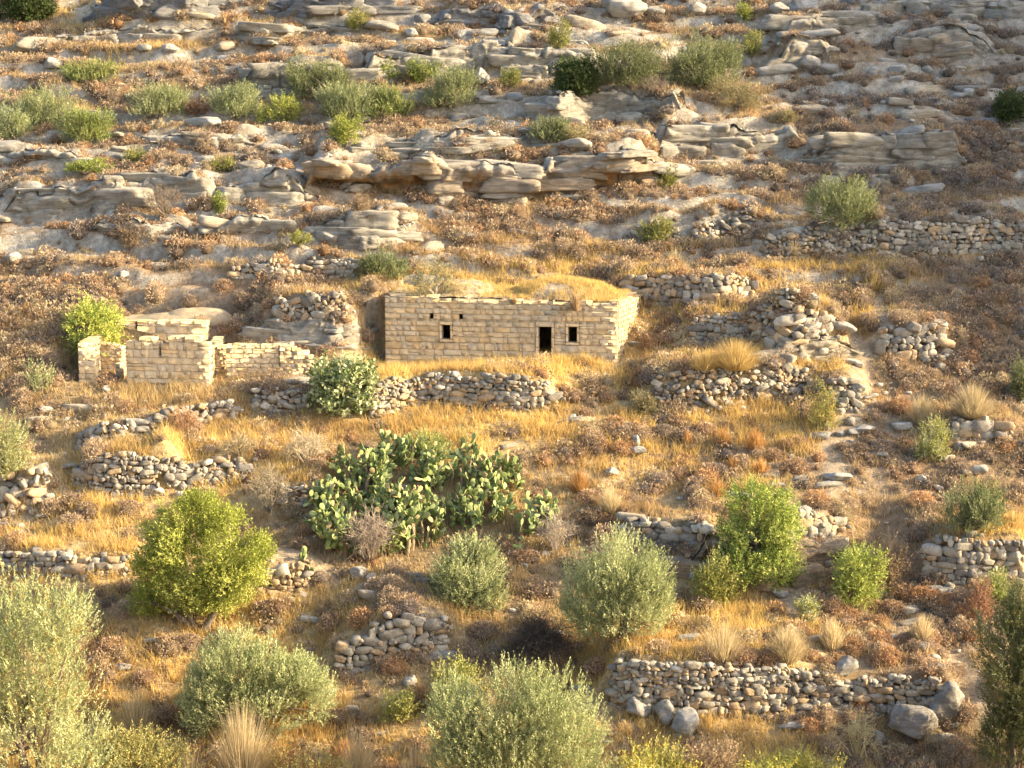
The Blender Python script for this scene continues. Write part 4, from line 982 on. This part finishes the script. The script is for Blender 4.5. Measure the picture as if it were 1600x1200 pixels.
for i, (px, py, w, h, lab, c1) in enumerate([
 (1150,582,120,56,'wide golden fountain grass tussock in front of the middle terrace wall',GOLD),
 (1100,590,70,40,'smaller golden tussock left of the wide fountain grass',GOLD),
 (1440,665,66,58,'tussock of arching grass, left of the two in the right-hand shade',PALE),
 (1520,655,100,62,'broad tussock of pale arching stems in the right-hand shade',PALE),
 (1130,1030,110,78,'large pale golden tussock above the boulder wall',PALE),
 (1230,1035,90,70,'round tan tussock beside the large pale golden one',PALE),
 (1300,1015,60,60,'tall pale grass clump right of the tan tussock',PALE),
 (1440,1000,60,50,'pale upright grass clump among rusty shrubs at the lower right',PALE),
 (1130,700,44,40,'rusty upright grass tuft below the rubble terrace, left one',RUSTG),
 (1180,705,48,46,'rusty upright grass tuft below the rubble terrace, middle one',RUSTG),
 (1075,700,26,36,'small rusty grass tuft on the rubbly slope',RUSTG),
 (1145,738,40,30,'lowest rusty grass tuft of the slope below the rubble terrace',RUSTG),
 (1190,742,40,34,'orange grass tuft directly above the tall green tree',RUSTG),
 (1055,412,50,28,'pale tussock on the grassy bench above the right-hand wall',PALE),
 (1365,455,60,40,'tan tussock at the edge of the shade',GOLD),
 (540,1195,60,50,'orange tussock at the bottom edge',RUSTG),
 (380,1235,150,170,'tall bleached grass stalks in front of the lower left olive bush',PALE),
 (215,1160,80,110,'bleached grass stalks right of the tall left olive',PALE),
 (560,1230,110,120,'tall dry grass at the bottom edge left of the largest olive bush',PALE),
 (650,1235,80,100,'thin pale stalks in front of the largest bottom olive bush',PALE),
 (925,905,60,52,'grass clump between the middle olive trees',GOLD),
 (1120,775,60,30,'orange dry grass behind the tall green tree',RUSTG),
 (1585,825,60,36,'golden grass clump on the right-hand terrace wall',GOLD),
 (1200,340,36,22,'straw tussock above the sloping rubble wall',GOLD),
 (955,800,60,50,'dry straw tussock right of the prickly pear',PALE),
 (905,770,50,46,'rusty straw tussock right of the prickly pear top',RUSTG),
 (1240,400,44,26,'pale tussock under the rubble terrace wall',PALE),
 (300,1250,90,110,'bleached stalks at the bottom edge left of the lower left olive',PALE),
 (500,1262,110,110,'bleached stalks at the bottom edge right of the lower left olive',PALE),
 (960,1262,90,80,'pale dry grass at the bottom edge right of the largest olive bush',PALE),
 (1420,1262,120,70,'pale dry grass at the bottom edge under the great boulder',PALE),
 ]): tussock(px, py, w, h, lab, 300+i, c1, n=int(80+w*h*(.20 if h < 78 else .045)))
rg = lambda px, py, y: P(px, py, y)
tussock(898, 492, 26, 38, 'tan dry tuft hanging over the house front above the right window', 340, (.42,.30,.17), n=260, g=P(899, 484, 103.15), name='hanging_tuft')
tussock(805, 474, 18, 14, 'small dry tuft on the wall top above the doorway', 341, (.42,.30,.17), n=90, g=P(804, 472, 103.9), name='dry_tuft')
tussock(842, 474, 22, 12, 'low brown tuft on the wall top between doorway and right window', 342, (.36,.22,.12), n=90, g=P(842, 473, 103.8), name='dry_tuft')

# ---- prickly pear
def pad_proto():
    n, m = 10, 5; v = []; 
    for j in range(m+1):
        t = -math.pi/2+math.pi*j/m
        for i in range(n):
            a = i/n*6.283; v.append((math.cos(t)*math.cos(a), math.cos(t)*math.sin(a)*.11, math.sin(t)))
    v = np.array(v); v[:, 2] = (v[:, 2]+1)/2; v[:, 0] *= .36*(.72+.45*v[:, 2:3][:, 0]); v[:, 1] *= .36
    i = np.arange(m)[:, None]*n+np.arange(n)[None]; j = np.arange(m)[:, None]*n+(np.arange(n)[None]+1) % n
    return v, np.stack([i, j, j+n, i+n], -1).reshape(-1, 4)
PAD = pad_proto()
def cactus(px, py, w, h, label, seed, npads=220):
    rng = np.random.default_rng(seed); g = at(px, py); sc = g.y/FPX; W_, H_ = w*sc*.5, h*sc
    M = []; T = []; C = []; front = []
    for i in range(max(6, int(w/9))):
        x = (rng.random()*2-1)*W_*.85; y = (rng.random()*2-1)*W_*.45; z = max(-.1, -.3+.0*y)
        front.append((np.array([x, y, Hs(g.x+x, g.y+y)-g.z-.05]), np.array([rng.normal()*.3, rng.normal()*.3, 1.]), 0))
    npads = int(npads*1.7)
    while front and len(T) < npads:
        k = rng.integers(len(front)); p, ax, gen = front.pop(k)
        ax = ax/np.linalg.norm(ax); L_ = (.25+.15*rng.random())
        s = rng.normal(size=3); s -= ax*(s@ax); s /= np.linalg.norm(s); n_ = np.cross(ax, s)
        M.append(np.stack([s*L_, n_*L_, ax*L_], 1)); T.append(p)
        t = rng.random(); dry = rng.random() < .08
        C.append(np.array((.12, .17, .06))*(1-t)+np.array((.38, .42, .18))*t if not dry else np.array((.42, .33, .17)))
        zg = Hs(g.x+p[0], g.y+p[1])-g.z
        for q in range(rng.integers(1, 4)+(gen < 2)):
            off = (rng.random()*2-1); np_ = p+ax*L_*(.95-.3*abs(off))+s*L_*.33*off
            env = H_*(1-.8*(abs(np_[0])/(W_*1.1))**2)
            if np_[2]-zg > env or abs(np_[0]) > W_: continue
            na = ax*.7+s*off*.8+rng.normal(size=3)*.45+np.array([0, 0, .35]); front.append((np_, na, gen+1))
        if not front and len(T) < npads: 
            x = (rng.random()*2-1)*W_*.9; y = (rng.random()*2-1)*W_*.5; front.append((np.array([x, y, Hs(g.x+x, g.y+y)-g.z-.05+rng.random()*H_*.5]), np.array([rng.normal()*.5, rng.normal()*.5, .8]), 1))
    root = empty('prickly_pear', g, label, 'cactus', 'prickly pear thicket')
    acc = Acc(); acc.inst(PAD[0], [PAD[1]], np.array(M), np.array(T), np.array(C)); o = acc.build('pads', M_pad, smooth=True); o.parent = root
    tb = Acc()
    for i in range(6):
        x = (rng.random()*2-1)*W_*.6; y = (rng.random()*2-1)*W_*.3; z = Hs(g.x+x, g.y+y)-g.z
        tube(tb, [[x, y, z-.2], [x+.1, y, z+.35*H_], [x+rng.normal()*.2, y, z+.6*H_]], [.12, .09, .05], (.26, .20, .13))
    t = tb.build('trunk', M_bark); t.parent = root; PLM.append((px, py, w, h))
cactus(528, 862, 100, 75, 'prickly pear clump at the lower left of the thicket', 401, 260)
cactus(525, 810, 110, 70, 'prickly pear clump forming the left edge of the thicket', 402, 260)
cactus(560, 770, 100, 72, 'prickly pear clump at the upper left of the thicket', 403, 260)
cactus(645, 855, 110, 70, 'prickly pear clump at the bottom middle of the thicket, left of the round olive', 404, 300)
cactus(640, 810, 130, 76, 'prickly pear clump in the dark centre of the thicket', 405, 320)
cactus(620, 725, 90, 56, 'prickly pear clump at the top of the thicket', 406, 200)
cactus(700, 765, 110, 66, 'prickly pear clump right of the centre of the thicket', 407, 280)
cactus(768, 765, 90, 72, 'pale tall prickly pear clump at the upper right of the thicket', 408, 260)
cactus(745, 812, 120, 60, 'prickly pear clump behind the round olive tree', 409, 280)
cactus(835, 838, 76, 66, 'prickly pear clump standing apart at the right end', 410, 170)
cactus(480, 905, 22, 16, 'tiny prickly pear on the ochre wall end', 411, 14)

# ---- boulders
BD = [
 (1425,1158,88,66,(0.322,0.306,0.276),'largest grey boulder, at the lower right under the long wall', 0),
 (1482,1128,62,72,(0.372,0.354,0.319),'upright leaning boulder right of the great grey one', -.35),
 (1294,1098,44,42,(0.332,0.316,0.285),'dark rounded boulder set in the long wall', 0),
 (1318,1068,50,32,(0.382,0.364,0.328),'tilted boulder lying on top of the long wall', .5),
 (1362,1092,42,20,(0.311,0.296,0.266),'dark oblong block leaning in the long wall', -.35),
 (996,1122,50,38,(0.372,0.354,0.319),'rounded boulder under the left end of the long wall', 0),
 (1070,1152,46,48,(0.454,0.433,0.389),'pale upright boulder behind the pink withered shrub', 0),
 (1040,1134,36,46,(0.329,0.313,0.282),'dark boulder between the rounded and the pale upright one', 0),
 (1100,1098,36,22,(0.458,0.436,0.392),'pale egg-shaped stone low in the long wall', 0),
 (1530,892,64,42,(0.429,0.409,0.368),'large blue-grey boulder in the right-hand terrace wall', .1),
 (1315,532,48,22,(0.418,0.398,0.359),'pointed slab boulder jutting from the terrace wall end', -.35),
 (1265,508,34,22,(0.479,0.456,0.411),'pale block topmost on the terrace wall end', 0),
 (1275,535,36,28,(0.458,0.436,0.392),'blocky boulder below the topmost pale block', .1),
 (1245,520,26,18,(0.483,0.460,0.414),'white lichened stone at the left of the wall end', 0),
 (1432,530,34,14,(0.483,0.460,0.414),'flat pale slab on the broken shade-edge wall, left of two', 0),
 (1466,525,32,16,(0.483,0.460,0.414),'flat white slab on the broken shade-edge wall, right of two', 0),
 (1476,548,30,20,(0.443,0.422,0.380),'rounded stone under the flat white slab', 0),
 (1340,622,34,20,(0.483,0.460,0.414),'pale block beside the rocky path', 0),
 (660,45,32,26,(0.443,0.422,0.380),'rounded boulder with bright right side near the top', .1),
 (643,62,22,18,(0.465,0.443,0.398),'small boulder in front of the rounded one near the top', 0),
 (975,26,72,44,(0.415,0.395,0.355),'large angular boulder at the top edge right of centre', 0),
 (752,134,26,32,(0.483,0.460,0.414),'upright pale block right of the wide pale olive', .15),
 (760,168,42,16,(0.483,0.460,0.414),'blue-grey rock at the foot of the wide pale olive', 0),
 (1090,26,30,24,(0.429,0.409,0.368),'rounded grey boulder at the top edge', 0),
 (1220,22,34,20,(0.436,0.415,0.374),'dark-edged boulder at the top edge, left of a paler one', 0),
 (1254,20,48,26,(0.472,0.450,0.405),'pale domed boulder at the top edge', 0),
 (1250,84,40,18,(0.483,0.460,0.414),'sunlit rounded rock left of the pale outcrop', 0),
 (1292,92,40,20,(0.468,0.446,0.402),'sunlit rock right of the pale outcrop', 0),
 (1262,112,44,26,(0.465,0.443,0.398),'large shaded rock below the pale outcrop', 0),
 (1296,120,40,22,(0.436,0.415,0.374),'sloping rock right of the large shaded one', -.2),
 (1304,126,28,14,(0.483,0.460,0.414),'small blue-grey rock at the foot of the sloping rock', 0),
 (1368,120,26,16,(0.472,0.450,0.405),'rounded rock alone in the brown shrubs at the shade edge', 0),
 (1406,120,34,20,(0.483,0.460,0.414),'pale rounded rock in the upper right shade', 0),
 (1400,130,26,12,(0.483,0.460,0.414),'flat rock below the pale rounded one', 0),
 (1450,120,22,18,(0.479,0.456,0.411),'grey rock of a cluster in the upper right shade', 0),
 (1470,134,26,16,(0.483,0.460,0.414),'white-faced rock of a cluster in the upper right shade', 0),
 (1500,156,50,14,(0.472,0.450,0.405),'long pale rock in the right-hand shade', 0),
 (1516,152,22,16,(0.483,0.460,0.414),'rounded rock behind the long pale one', 0),
 (80,112,36,20,(0.476,0.453,0.408),'angular pale rock at the upper left', 0),
 (265,84,30,16,(0.425,0.405,0.365),'rounded rock below the golden field', 0),
 (228,84,28,14,(0.436,0.415,0.374),'grey rock left of the rounded one below the golden field', 0),
 (350,98,24,14,(0.483,0.460,0.414),'small pale block in the brown shrubs at upper left', 0),
 (18,412,28,22,(0.483,0.460,0.414),'white rock at the left edge above the almond tree', 0),
 (190,438,30,14,(0.483,0.460,0.414),'small flat rock behind the almond tree', 0),
 (142,684,20,18,(0.458,0.436,0.392),'largest stone at the left end of the diagonal stones', 0),
 (70,648,26,16,(0.483,0.460,0.414),'pale flat stone on the bare left slope', 0),
 (166,616,12,14,(0.483,0.460,0.414),'small upright whitish stone below the ruined pier', 0),
 (994,700,14,24,(0.483,0.460,0.414),'upright white stone by the rusty shrubs', .3),
 (1000,712,30,14,(0.479,0.456,0.411),'broken pale stone below the rusty shrubs', 0),
 (955,745,24,16,(0.472,0.450,0.405),'sunlit stone on the rubbly slope right of the prickly pear', 0),
 (1308,752,50,16,(0.461,0.439,0.395),'flat sunlit rock on the path', 0),
 (1442,756,20,14,(0.483,0.460,0.414),'small blue-grey stone under the shaded shrubs', 0),
 (1500,705,20,16,(0.422,0.402,0.362),'rounded stone below the short pale wall', 0),
 (1220,935,28,16,(0.418,0.398,0.359),'grey stone in the hollow below the tall green tree', 0),
 (1085,910,30,18,(0.411,0.392,0.352),'dark flat stone left of the lime-green bush', 0),
 (560,905,28,22,(0.404,0.385,0.346),'grey block under the round leafless shrub', 0),
 (580,912,18,18,(0.436,0.415,0.374),'ochre block right of the grey one under the leafless shrub', 0),
 (640,1075,24,20,(0.433,0.412,0.371),'grey stone above the small bright green shrub', .2),
 (820,888,14,10,(0.483,0.460,0.414),'small white stone between the middle olive trees', 0),
 (1372,1168,26,28,(0.408,0.388,0.349),'blue-grey stone left of the great boulder', .2),
 (1240,1140,48,16,(0.365,0.347,0.312),'long low stone at the foot of the long wall', 0),
 (192,1048,30,14,(0.429,0.409,0.368),'flat grey stone on the ground below the yellow-green tree', 0),
 (1290,672,18,16,(0.400,0.381,0.343),'brownish block at the foot of the feathery shrub', 0),
 (1350,678,40,14,(0.483,0.460,0.414),'pale slab in line with the short shaded wall', 0),
 (1408,674,40,18,(0.483,0.460,0.414),'long pale boulder left of the pale green shrub', 0),
]
for i, (px, py, w, h, tint, lab, tilt) in enumerate(BD):
    boulder(px, py, w, h, lab, 500+i, tint, tilt=tilt, rough=.09, planes=9, cut=.66)

# ------------------------------------------------------------------ cushion shrubs
def cushion(seed, n=330, ls=.12, c1=(.17, .085, .045), c2=(.36, .20, .10), flat=.62):
    rng = np.random.default_rng(seed); acc = Acc()
    d = rng.normal(size=(n, 3)); d[:, 2] = np.where(rng.random(n) < .28, -.55*np.abs(d[:, 2]), np.abs(d[:, 2])*.95); d /= np.linalg.norm(d, axis=1)[:, None]
    lump = 1+.22*fbm3(d[:, 0]*2.2+seed, d[:, 1]*2.2, d[:, 2]*2.2, 2, seed)
    p = d*np.array([.5, .5, .5*flat*1.6])*(lump*(.82+.2*rng.random(n)))[:, None]
    dd = d+rng.normal(size=(n, 3))*.45+np.array([0, 0, .35]); dd /= np.linalg.norm(dd, axis=1)[:, None]
    t = np.clip(.5+.35*rng.normal(size=n)+.5*(lump-1)/.22, 0, 1)[:, None]; col = np.array(c1)*(1-t)+np.array(c2)*t
    leaves(acc, p-dd*.05, dd, ls, ls*.36, col, rng)
    v, f = ico(2); v = v*np.array([.35, .35, .30*flat*1.5]); v *= (1+.15*fbm3(v[:, 0]*4, v[:, 1]*4, v[:, 2]*4, 2, seed))[:, None]
    acc.add(v, [f], np.array(c1)*.8); return acc
def raw(acc):
    v = np.concatenate(acc.v); c_ = np.concatenate(acc.c); fs = [np.concatenate(acc.f[k]) for k in acc.f]; return v, fs, c_
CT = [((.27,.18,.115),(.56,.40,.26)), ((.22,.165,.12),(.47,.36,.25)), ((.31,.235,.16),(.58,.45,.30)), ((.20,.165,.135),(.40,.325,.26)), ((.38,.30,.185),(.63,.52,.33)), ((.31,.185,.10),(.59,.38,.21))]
PROTO = [cushion(900+i, 1500, .08, *CT[i], flat=.55+.08*(i % 3)) for i in range(6)]
NC = 60000
rng = np.random.default_rng(77)
cx = rng.uniform(-38, 38, NC); cy = rng.uniform(72, 147, NC); cz = H(cx, cy); px, py = proj(cx, cy, cz)
vis = (px > -40) & (px < 1640) & (py > -25) & (py < 1240)
cx, cy, cz, px, py = [a[vis] for a in (cx, cy, cz, px, py)]
dsh = gsamp(G_SHRUB, px, py); clump = fbm(cx/2.4, cy/1.5, 3, 60); rk = fbm(cx/2.6, cy/1.6, 4, 40)
f2, m2 = riser(cx, cy)
pk = dsh**.8*1.25*np.clip(.7+1.9*clump, .04, 1.9)*(1-.62*rockw(cx, cy, px, py))*np.where(py < 560, 1., .42)
pk = np.where((f2 > .76) & (m2 > .4), pk*.4, pk)
keep = (rng.random(len(cx)) < pk) & ~in_foot(cx, cy, .3) & (path_mask(px, py) < .4)
for (bx_, by_, bw, bh) in PLM:      # leave the feet of the plants free
    keep &= ~((np.abs(px-bx_) < bw*.38) & (py < by_+4) & (py > by_-bh*.30))
cx, cy, cz, px, py = [a[keep] for a in (cx, cy, cz, px, py)]
sz = (.38+.95*rng.random(len(cx))**2)*np.where(py > 560, 1.1, 1.)
hand = [(230,470,60,30,2),(285,466,60,30,1),(335,470,60,30,0),(392,480,50,34,1),(150,470,50,26,2),(560,480,40,30,1),(925,698,42,36,5),(978,698,44,34,5),(365,512,40,34,0),(1048,752,50,36,0),(1230,700,70,38,0),(1170,715,60,30,2),(1395,640,60,46,0),(1440,600,70,40,2),(590,470,46,34,2),(1240,480,60,30,0),(880,395,80,30,2),(1400,425,80,44,2),(1010,690,30,26,2),(570,362,46,30,4),(150,640,70,34,1),(410,605,60,24,1),(300,510,60,22,2),(490,915,50,36,3),(640,965,70,36,3),(1340,968,100,36,5),(1300,950,70,34,5),(1400,1000,100,36,0),(1350,1010,80,40,2),(1290,1035,80,40,0),(1390,1030,70,36,0),(1460,1020,90,44,1),(1500,960,70,60,5),(1450,940,90,50,5),(1240,1130,60,30,3),(1290,1150,70,40,1),(1340,1130,60,40,1),(1580,770,60,60,1),(1500,750,50,40,3),(1370,690,60,40,1),(1330,700,60,50,1),(1290,790,60,44,4),(1340,790,60,30,2),(1440,1170,60,40,1),(870,850,60,40,3),(1060,860,60,24,3),(1000,790,50,26,1),(560,1180,60,30,0)]
hx_, hy_, hz_, hs2, ht = [], [], [], [], []
for (a, b, w, h, t) in hand:
    g = at(a, b); k_ = max(1, int(round(w/24)))
    for q in range(k_):
        X_ = g.x+((q+.5)/k_-.5)*w*g.y/FPX*.9; Y_ = g.y+rng.normal()*.3; hx_.append(X_); hy_.append(Y_); hz_.append(Hs(X_, Y_)); hs2.append(min(w, 34)*(.8+.4*rng.random())*g.y/FPX); ht.append(t)
tp = np.where(rng.random(len(cx)) < .5, rng.integers(0, 3, len(cx)), rng.integers(0, 6, len(cx)))
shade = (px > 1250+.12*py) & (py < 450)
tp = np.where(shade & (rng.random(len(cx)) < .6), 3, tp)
cx = np.concatenate([hx_, cx]); cy = np.concatenate([hy_, cy]); cz = np.concatenate([hz_, cz]); sz = np.concatenate([hs2, sz]); tp = np.concatenate([ht, tp]).astype(int)
px, py = proj(cx, cy, cz); app = sz/cy
app[:len(hx_)] += 1; inside = (px > 0) & (px < 1600) & (py > 0) & (py < 1195)
order = np.argsort(-(app*inside)); ind = order[:300]; rest = order[300:]
def zone(a, b):
    col = 'left' if a < 533 else 'middle' if a < 1067 else 'right'
    row = 'along the top of the slope' if b < 130 else 'among the upper rocks' if b < 260 else 'just under the cliff line' if b < 390 else 'at the level of the house roof' if b < 500 else 'at the level of the house front' if b < 620 else 'below the house' if b < 760 else 'in the lower terraces' if b < 950 else 'in the foreground'
    return row, col
CTN = ['rust-brown', 'dark brown', 'tan-brown', 'grey-brown', 'straw-brown', 'orange-brown']
pobj = []
for i, a in enumerate(PROTO):
    pass
first = {}
for k in ind:
    t = tp[k]
    if t not in first:
        o = PROTO[t].build('cushion_shrub', M_twig); first[t] = o
    else:
        o = first[t].copy(); COL.objects.link(o)
    o.location = (cx[k], cy[k], cz[k]-.06*sz[k]); o.rotation_euler = (0, 0, rng.random()*6.28); s = sz[k]; o.scale = (s, s, s*(.8+.3*rng.random()))
    row, col = zone(px[k], py[k])
    tag(o, f'{CTN[t]} cushion shrub {row}, {col} third of photo', 'shrub', f'{CTN[t]} cushion shrubs {row}, {col} third')
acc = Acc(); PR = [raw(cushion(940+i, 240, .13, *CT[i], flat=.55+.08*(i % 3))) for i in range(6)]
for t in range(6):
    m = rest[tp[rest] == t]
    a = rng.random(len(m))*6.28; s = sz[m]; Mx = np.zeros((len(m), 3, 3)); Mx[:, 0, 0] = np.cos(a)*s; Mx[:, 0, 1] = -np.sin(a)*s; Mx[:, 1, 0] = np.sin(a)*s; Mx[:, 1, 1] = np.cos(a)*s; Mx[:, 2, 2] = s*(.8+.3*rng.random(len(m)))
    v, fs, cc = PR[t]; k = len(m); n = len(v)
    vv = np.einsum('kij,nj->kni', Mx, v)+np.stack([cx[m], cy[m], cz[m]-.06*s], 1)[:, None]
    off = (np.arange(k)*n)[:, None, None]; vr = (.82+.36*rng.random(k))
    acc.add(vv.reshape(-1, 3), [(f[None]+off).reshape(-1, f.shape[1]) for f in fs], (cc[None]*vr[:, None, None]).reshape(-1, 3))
o = acc.build('low_scrub', M_twig); tag(o, 'mass of small brown cushion scrub over the far slope', 'scrub', kind='stuff')
print('shrubs', len(cx))

for (a_, b_, yy_, s_, t, lab) in [(303, 509, by+.5, .9, 1, 'brown cushion shrub growing on the front edge of the outbuilding roof'), (283, 509, by+.4, .55, 2, 'small tan cushion shrub on the outbuilding roof left of the brown one'), (268, 512, by+.3, .5, 4, 'straw-brown tuft shrub on the outbuilding wall top')]:
    o = first[t].copy() if t in first else PROTO[t].build('cushion_shrub', M_twig)
    if o.name not in COL.objects: COL.objects.link(o)
    o.location = P(a_, b_, yy_); o.scale = (s_, s_, s_*.9)
    for kk in ('group',):
        if kk in o: del o[kk]
    tag(o, lab, 'shrub')
# ------------------------------------------------------------------ loose rocks
NR = 34000
rx = rng.uniform(-37, 37, NR); ry = rng.uniform(73, 146, NR); rz = H(rx, ry); px, py = proj(rx, ry, rz)
pr_ = gsamp(G_ROCK, px, py)**1.4*np.where(py > 420, .7, .15)*np.clip(.5+1.6*fbm(rx/3, ry/2, 3, 90), .03, 1.5)
keep = (rng.random(NR) < pr_) & (px > -10) & (px < 1610) & (py > -10) & (py < 1210) & ~in_foot(rx, ry, .3)
rx, ry, rz, px, py = [a[keep] for a in (rx, ry, rz, px, py)]
rs = (.06+.55*rng.random(len(rx))**4)*np.where(py > 420, .75, 1.)*np.where(py < 400, 1.25, .9)
order = np.argsort(-rs/ry); PS = [chipped(3, 700+s, 8, .06, .62, soft=1.) for s in range(8)]
rp = []
def rock_c(): 
    t = rng.random(); k = .85+.35*rng.random(); b = (.40, .375, .32) if t < .6 else (.43, .37, .28) if t < .8 else (.33, .32, .295); return np.array(b)*k
for i in range(8):
    a = Acc(); v, f = PS[i]; a.add(v*np.array([1, .8, .5]), [f], rock_c()); rp.append(a)
firstr = {}
for k in order[:240]:
    i = int(rng.integers(8))
    if i not in firstr: o = rp[i].build('loose_rock', M_rock); firstr[i] = o
    else: o = firstr[i].copy(); COL.objects.link(o)
    s = rs[k]; o.location = (rx[k], ry[k], rz[k]+.2*s); o.scale = (s*(1.1+1.3*rng.random()), s, s*(.8+.4*rng.random())); o.rotation_euler = (rng.normal()*.15, rng.normal()*.12, rng.normal()*.35)
    row, col = zone(px[k], py[k]); tag(o, f'pale loose limestone rock {row}, {col} third of the photo', 'rock', f'loose rocks {row}, {col} third')
m = order[240:]; C_ = np.stack([rx[m], ry[m], rz[m]+.15*rs[m]], 1); S_ = np.stack([rs[m]*1.2, rs[m], rs[m]*.6], 1)
acc = Acc(); stone_set(acc, C_, S_, rand_rot(len(m))*.2+np.eye(3)*.8, np.array([rock_c() for _ in m])); o = acc.build('small_rubble', M_stone); tag(o, 'scattered small stones over the slope', 'rubble', kind='stuff')

# ------------------------------------------------------------------ grass
def blades(x, y, z, h, w, lean, col, rng):
    n = len(x); a = rng.random(n)*6.283; s = np.stack([np.cos(a), np.sin(a), 0*a], 1)*(w*.5)[:, None]
    b = np.stack([x, y, z], 1); l = rng.normal(size=(n, 2))*lean[:, None]
    tip = b+np.stack([l[:, 0]*h, l[:, 1]*h, h], 1)
    return np.stack([b-s, b+s, tip], 1).reshape(-1, 3), np.arange(n*3).reshape(-1, 3), np.repeat(col, 3, axis=0)
def field(name, label, NT, per, dfun, hmul, colfun, seed, hz_fn=None, region=(-38, 38, 72, 147)):
    rng = np.random.default_rng(seed)
    x = rng.uniform(region[0], region[1], NT); y = rng.uniform(region[2], region[3], NT); z = H(x, y); px, py = proj(x, y, z)
    k = (px > -30) & (px < 1630) & (py > -20) & (py < 1230); x, y, z, px, py = [a[k] for a in (x, y, z, px, py)]
    d = dfun(x, y, px, py); k = (rng.random(len(x)) < d) & ~in_foot(x, y, .05); x, y, z, px, py, d = [a[k] for a in (x, y, z, px, py, d)]
    hh = hmul*(.14+.34*rng.random(len(x))**1.5)*(.6+.6*np.clip(d, 0, 1)); i = np.repeat(np.arange(len(x)), per); n = len(i)
    xx = x[i]+rng.normal(size=n)*.10; yy = y[i]+rng.normal(size=n)*.10; zz = H(xx, yy)-.02; h = hh[i]*(.6+.6*rng.random(n))
    c_ = colfun(x, y, px, py, rng)[i]*(.8+.4*rng.random(n))[:, None]
    v, f, cc = blades(xx, yy, zz, h, .024+.02*rng.random(n), np.full(n, .38), c_, rng)
    acc = Acc(); acc.add(v, [f], cc); o = acc.build(name, M_grass); tag(o, label, 'grass', kind='stuff'); print(name, n)
def gcol(x, y, px, py, rng):
    t = np.clip(.5+.9*fbm(x/3, y/2, 2, 71)+.2*rng.normal(size=len(x)), 0, 1)[:, None]
    g = gsamp(G_GRASS, px, py)[:, None]
    a = np.array([.56, .39, .16])*(1-t)+np.array([.78, .58, .22])*t
    b = np.array([.40, .28, .15])*(1-t)+np.array([.58, .45, .25])*t
    w = sstep((g-.3)/.4); return a*w+b*(1-w)
def gden(x, y, px, py):
    g = np.clip(gsamp(G_GRASS, px, py)*1.2+.17, 0, 1); r = rockw(x, y, px, py)
    return np.clip(g**1.3*1.15*np.clip(.75+1.1*fbm(x/2, y/1.3, 3, 72), .05, 1.4), 0, 1)*(1-.85*r)*(1-.9*path_mask(px, py))
field('dry_grass', 'golden dry grass over the terraces', 210000, 8, gden, 1.25, gcol, 81)
# grass on the earth roof of the house
n = 5200; u = rng.uniform(.2, HLEN, n); v = rng.uniform(.25, 5.6, n)
kk = (np.clip((u-4.8)/1.5, .10, 1)*np.clip(.6+fbm(u*.8, v*.8, 2, 15), 0, 1) > rng.random(n)*.8); u, v = u[kk], v[kk]; i = np.repeat(np.arange(len(u)), 7)
uu = u[i]+rng.normal(size=len(i))*.1; vv = np.clip(v[i]+rng.normal(size=len(i))*.1, .1, 5.7); uu = clipu(uu, vv); zz = roof_h(uu, vv)
x = HX0.x+uu*hc-vv*hs_; y = HX0.y+uu*hs_+vv*hc
vtx, f, cc = blades(x, y, zz-.02, .12+.18*rng.random(len(i)), np.full(len(i), .03), np.full(len(i), .3), np.array([.60, .44, .17])*(.8+.4*rng.random(len(i)))[:, None], rng)
acc = Acc(); acc.add(vtx, [f], cc); o = acc.build('roof_grass', M_grass); tag(o, 'short golden grass on the house roof', 'grass', kind='stuff')
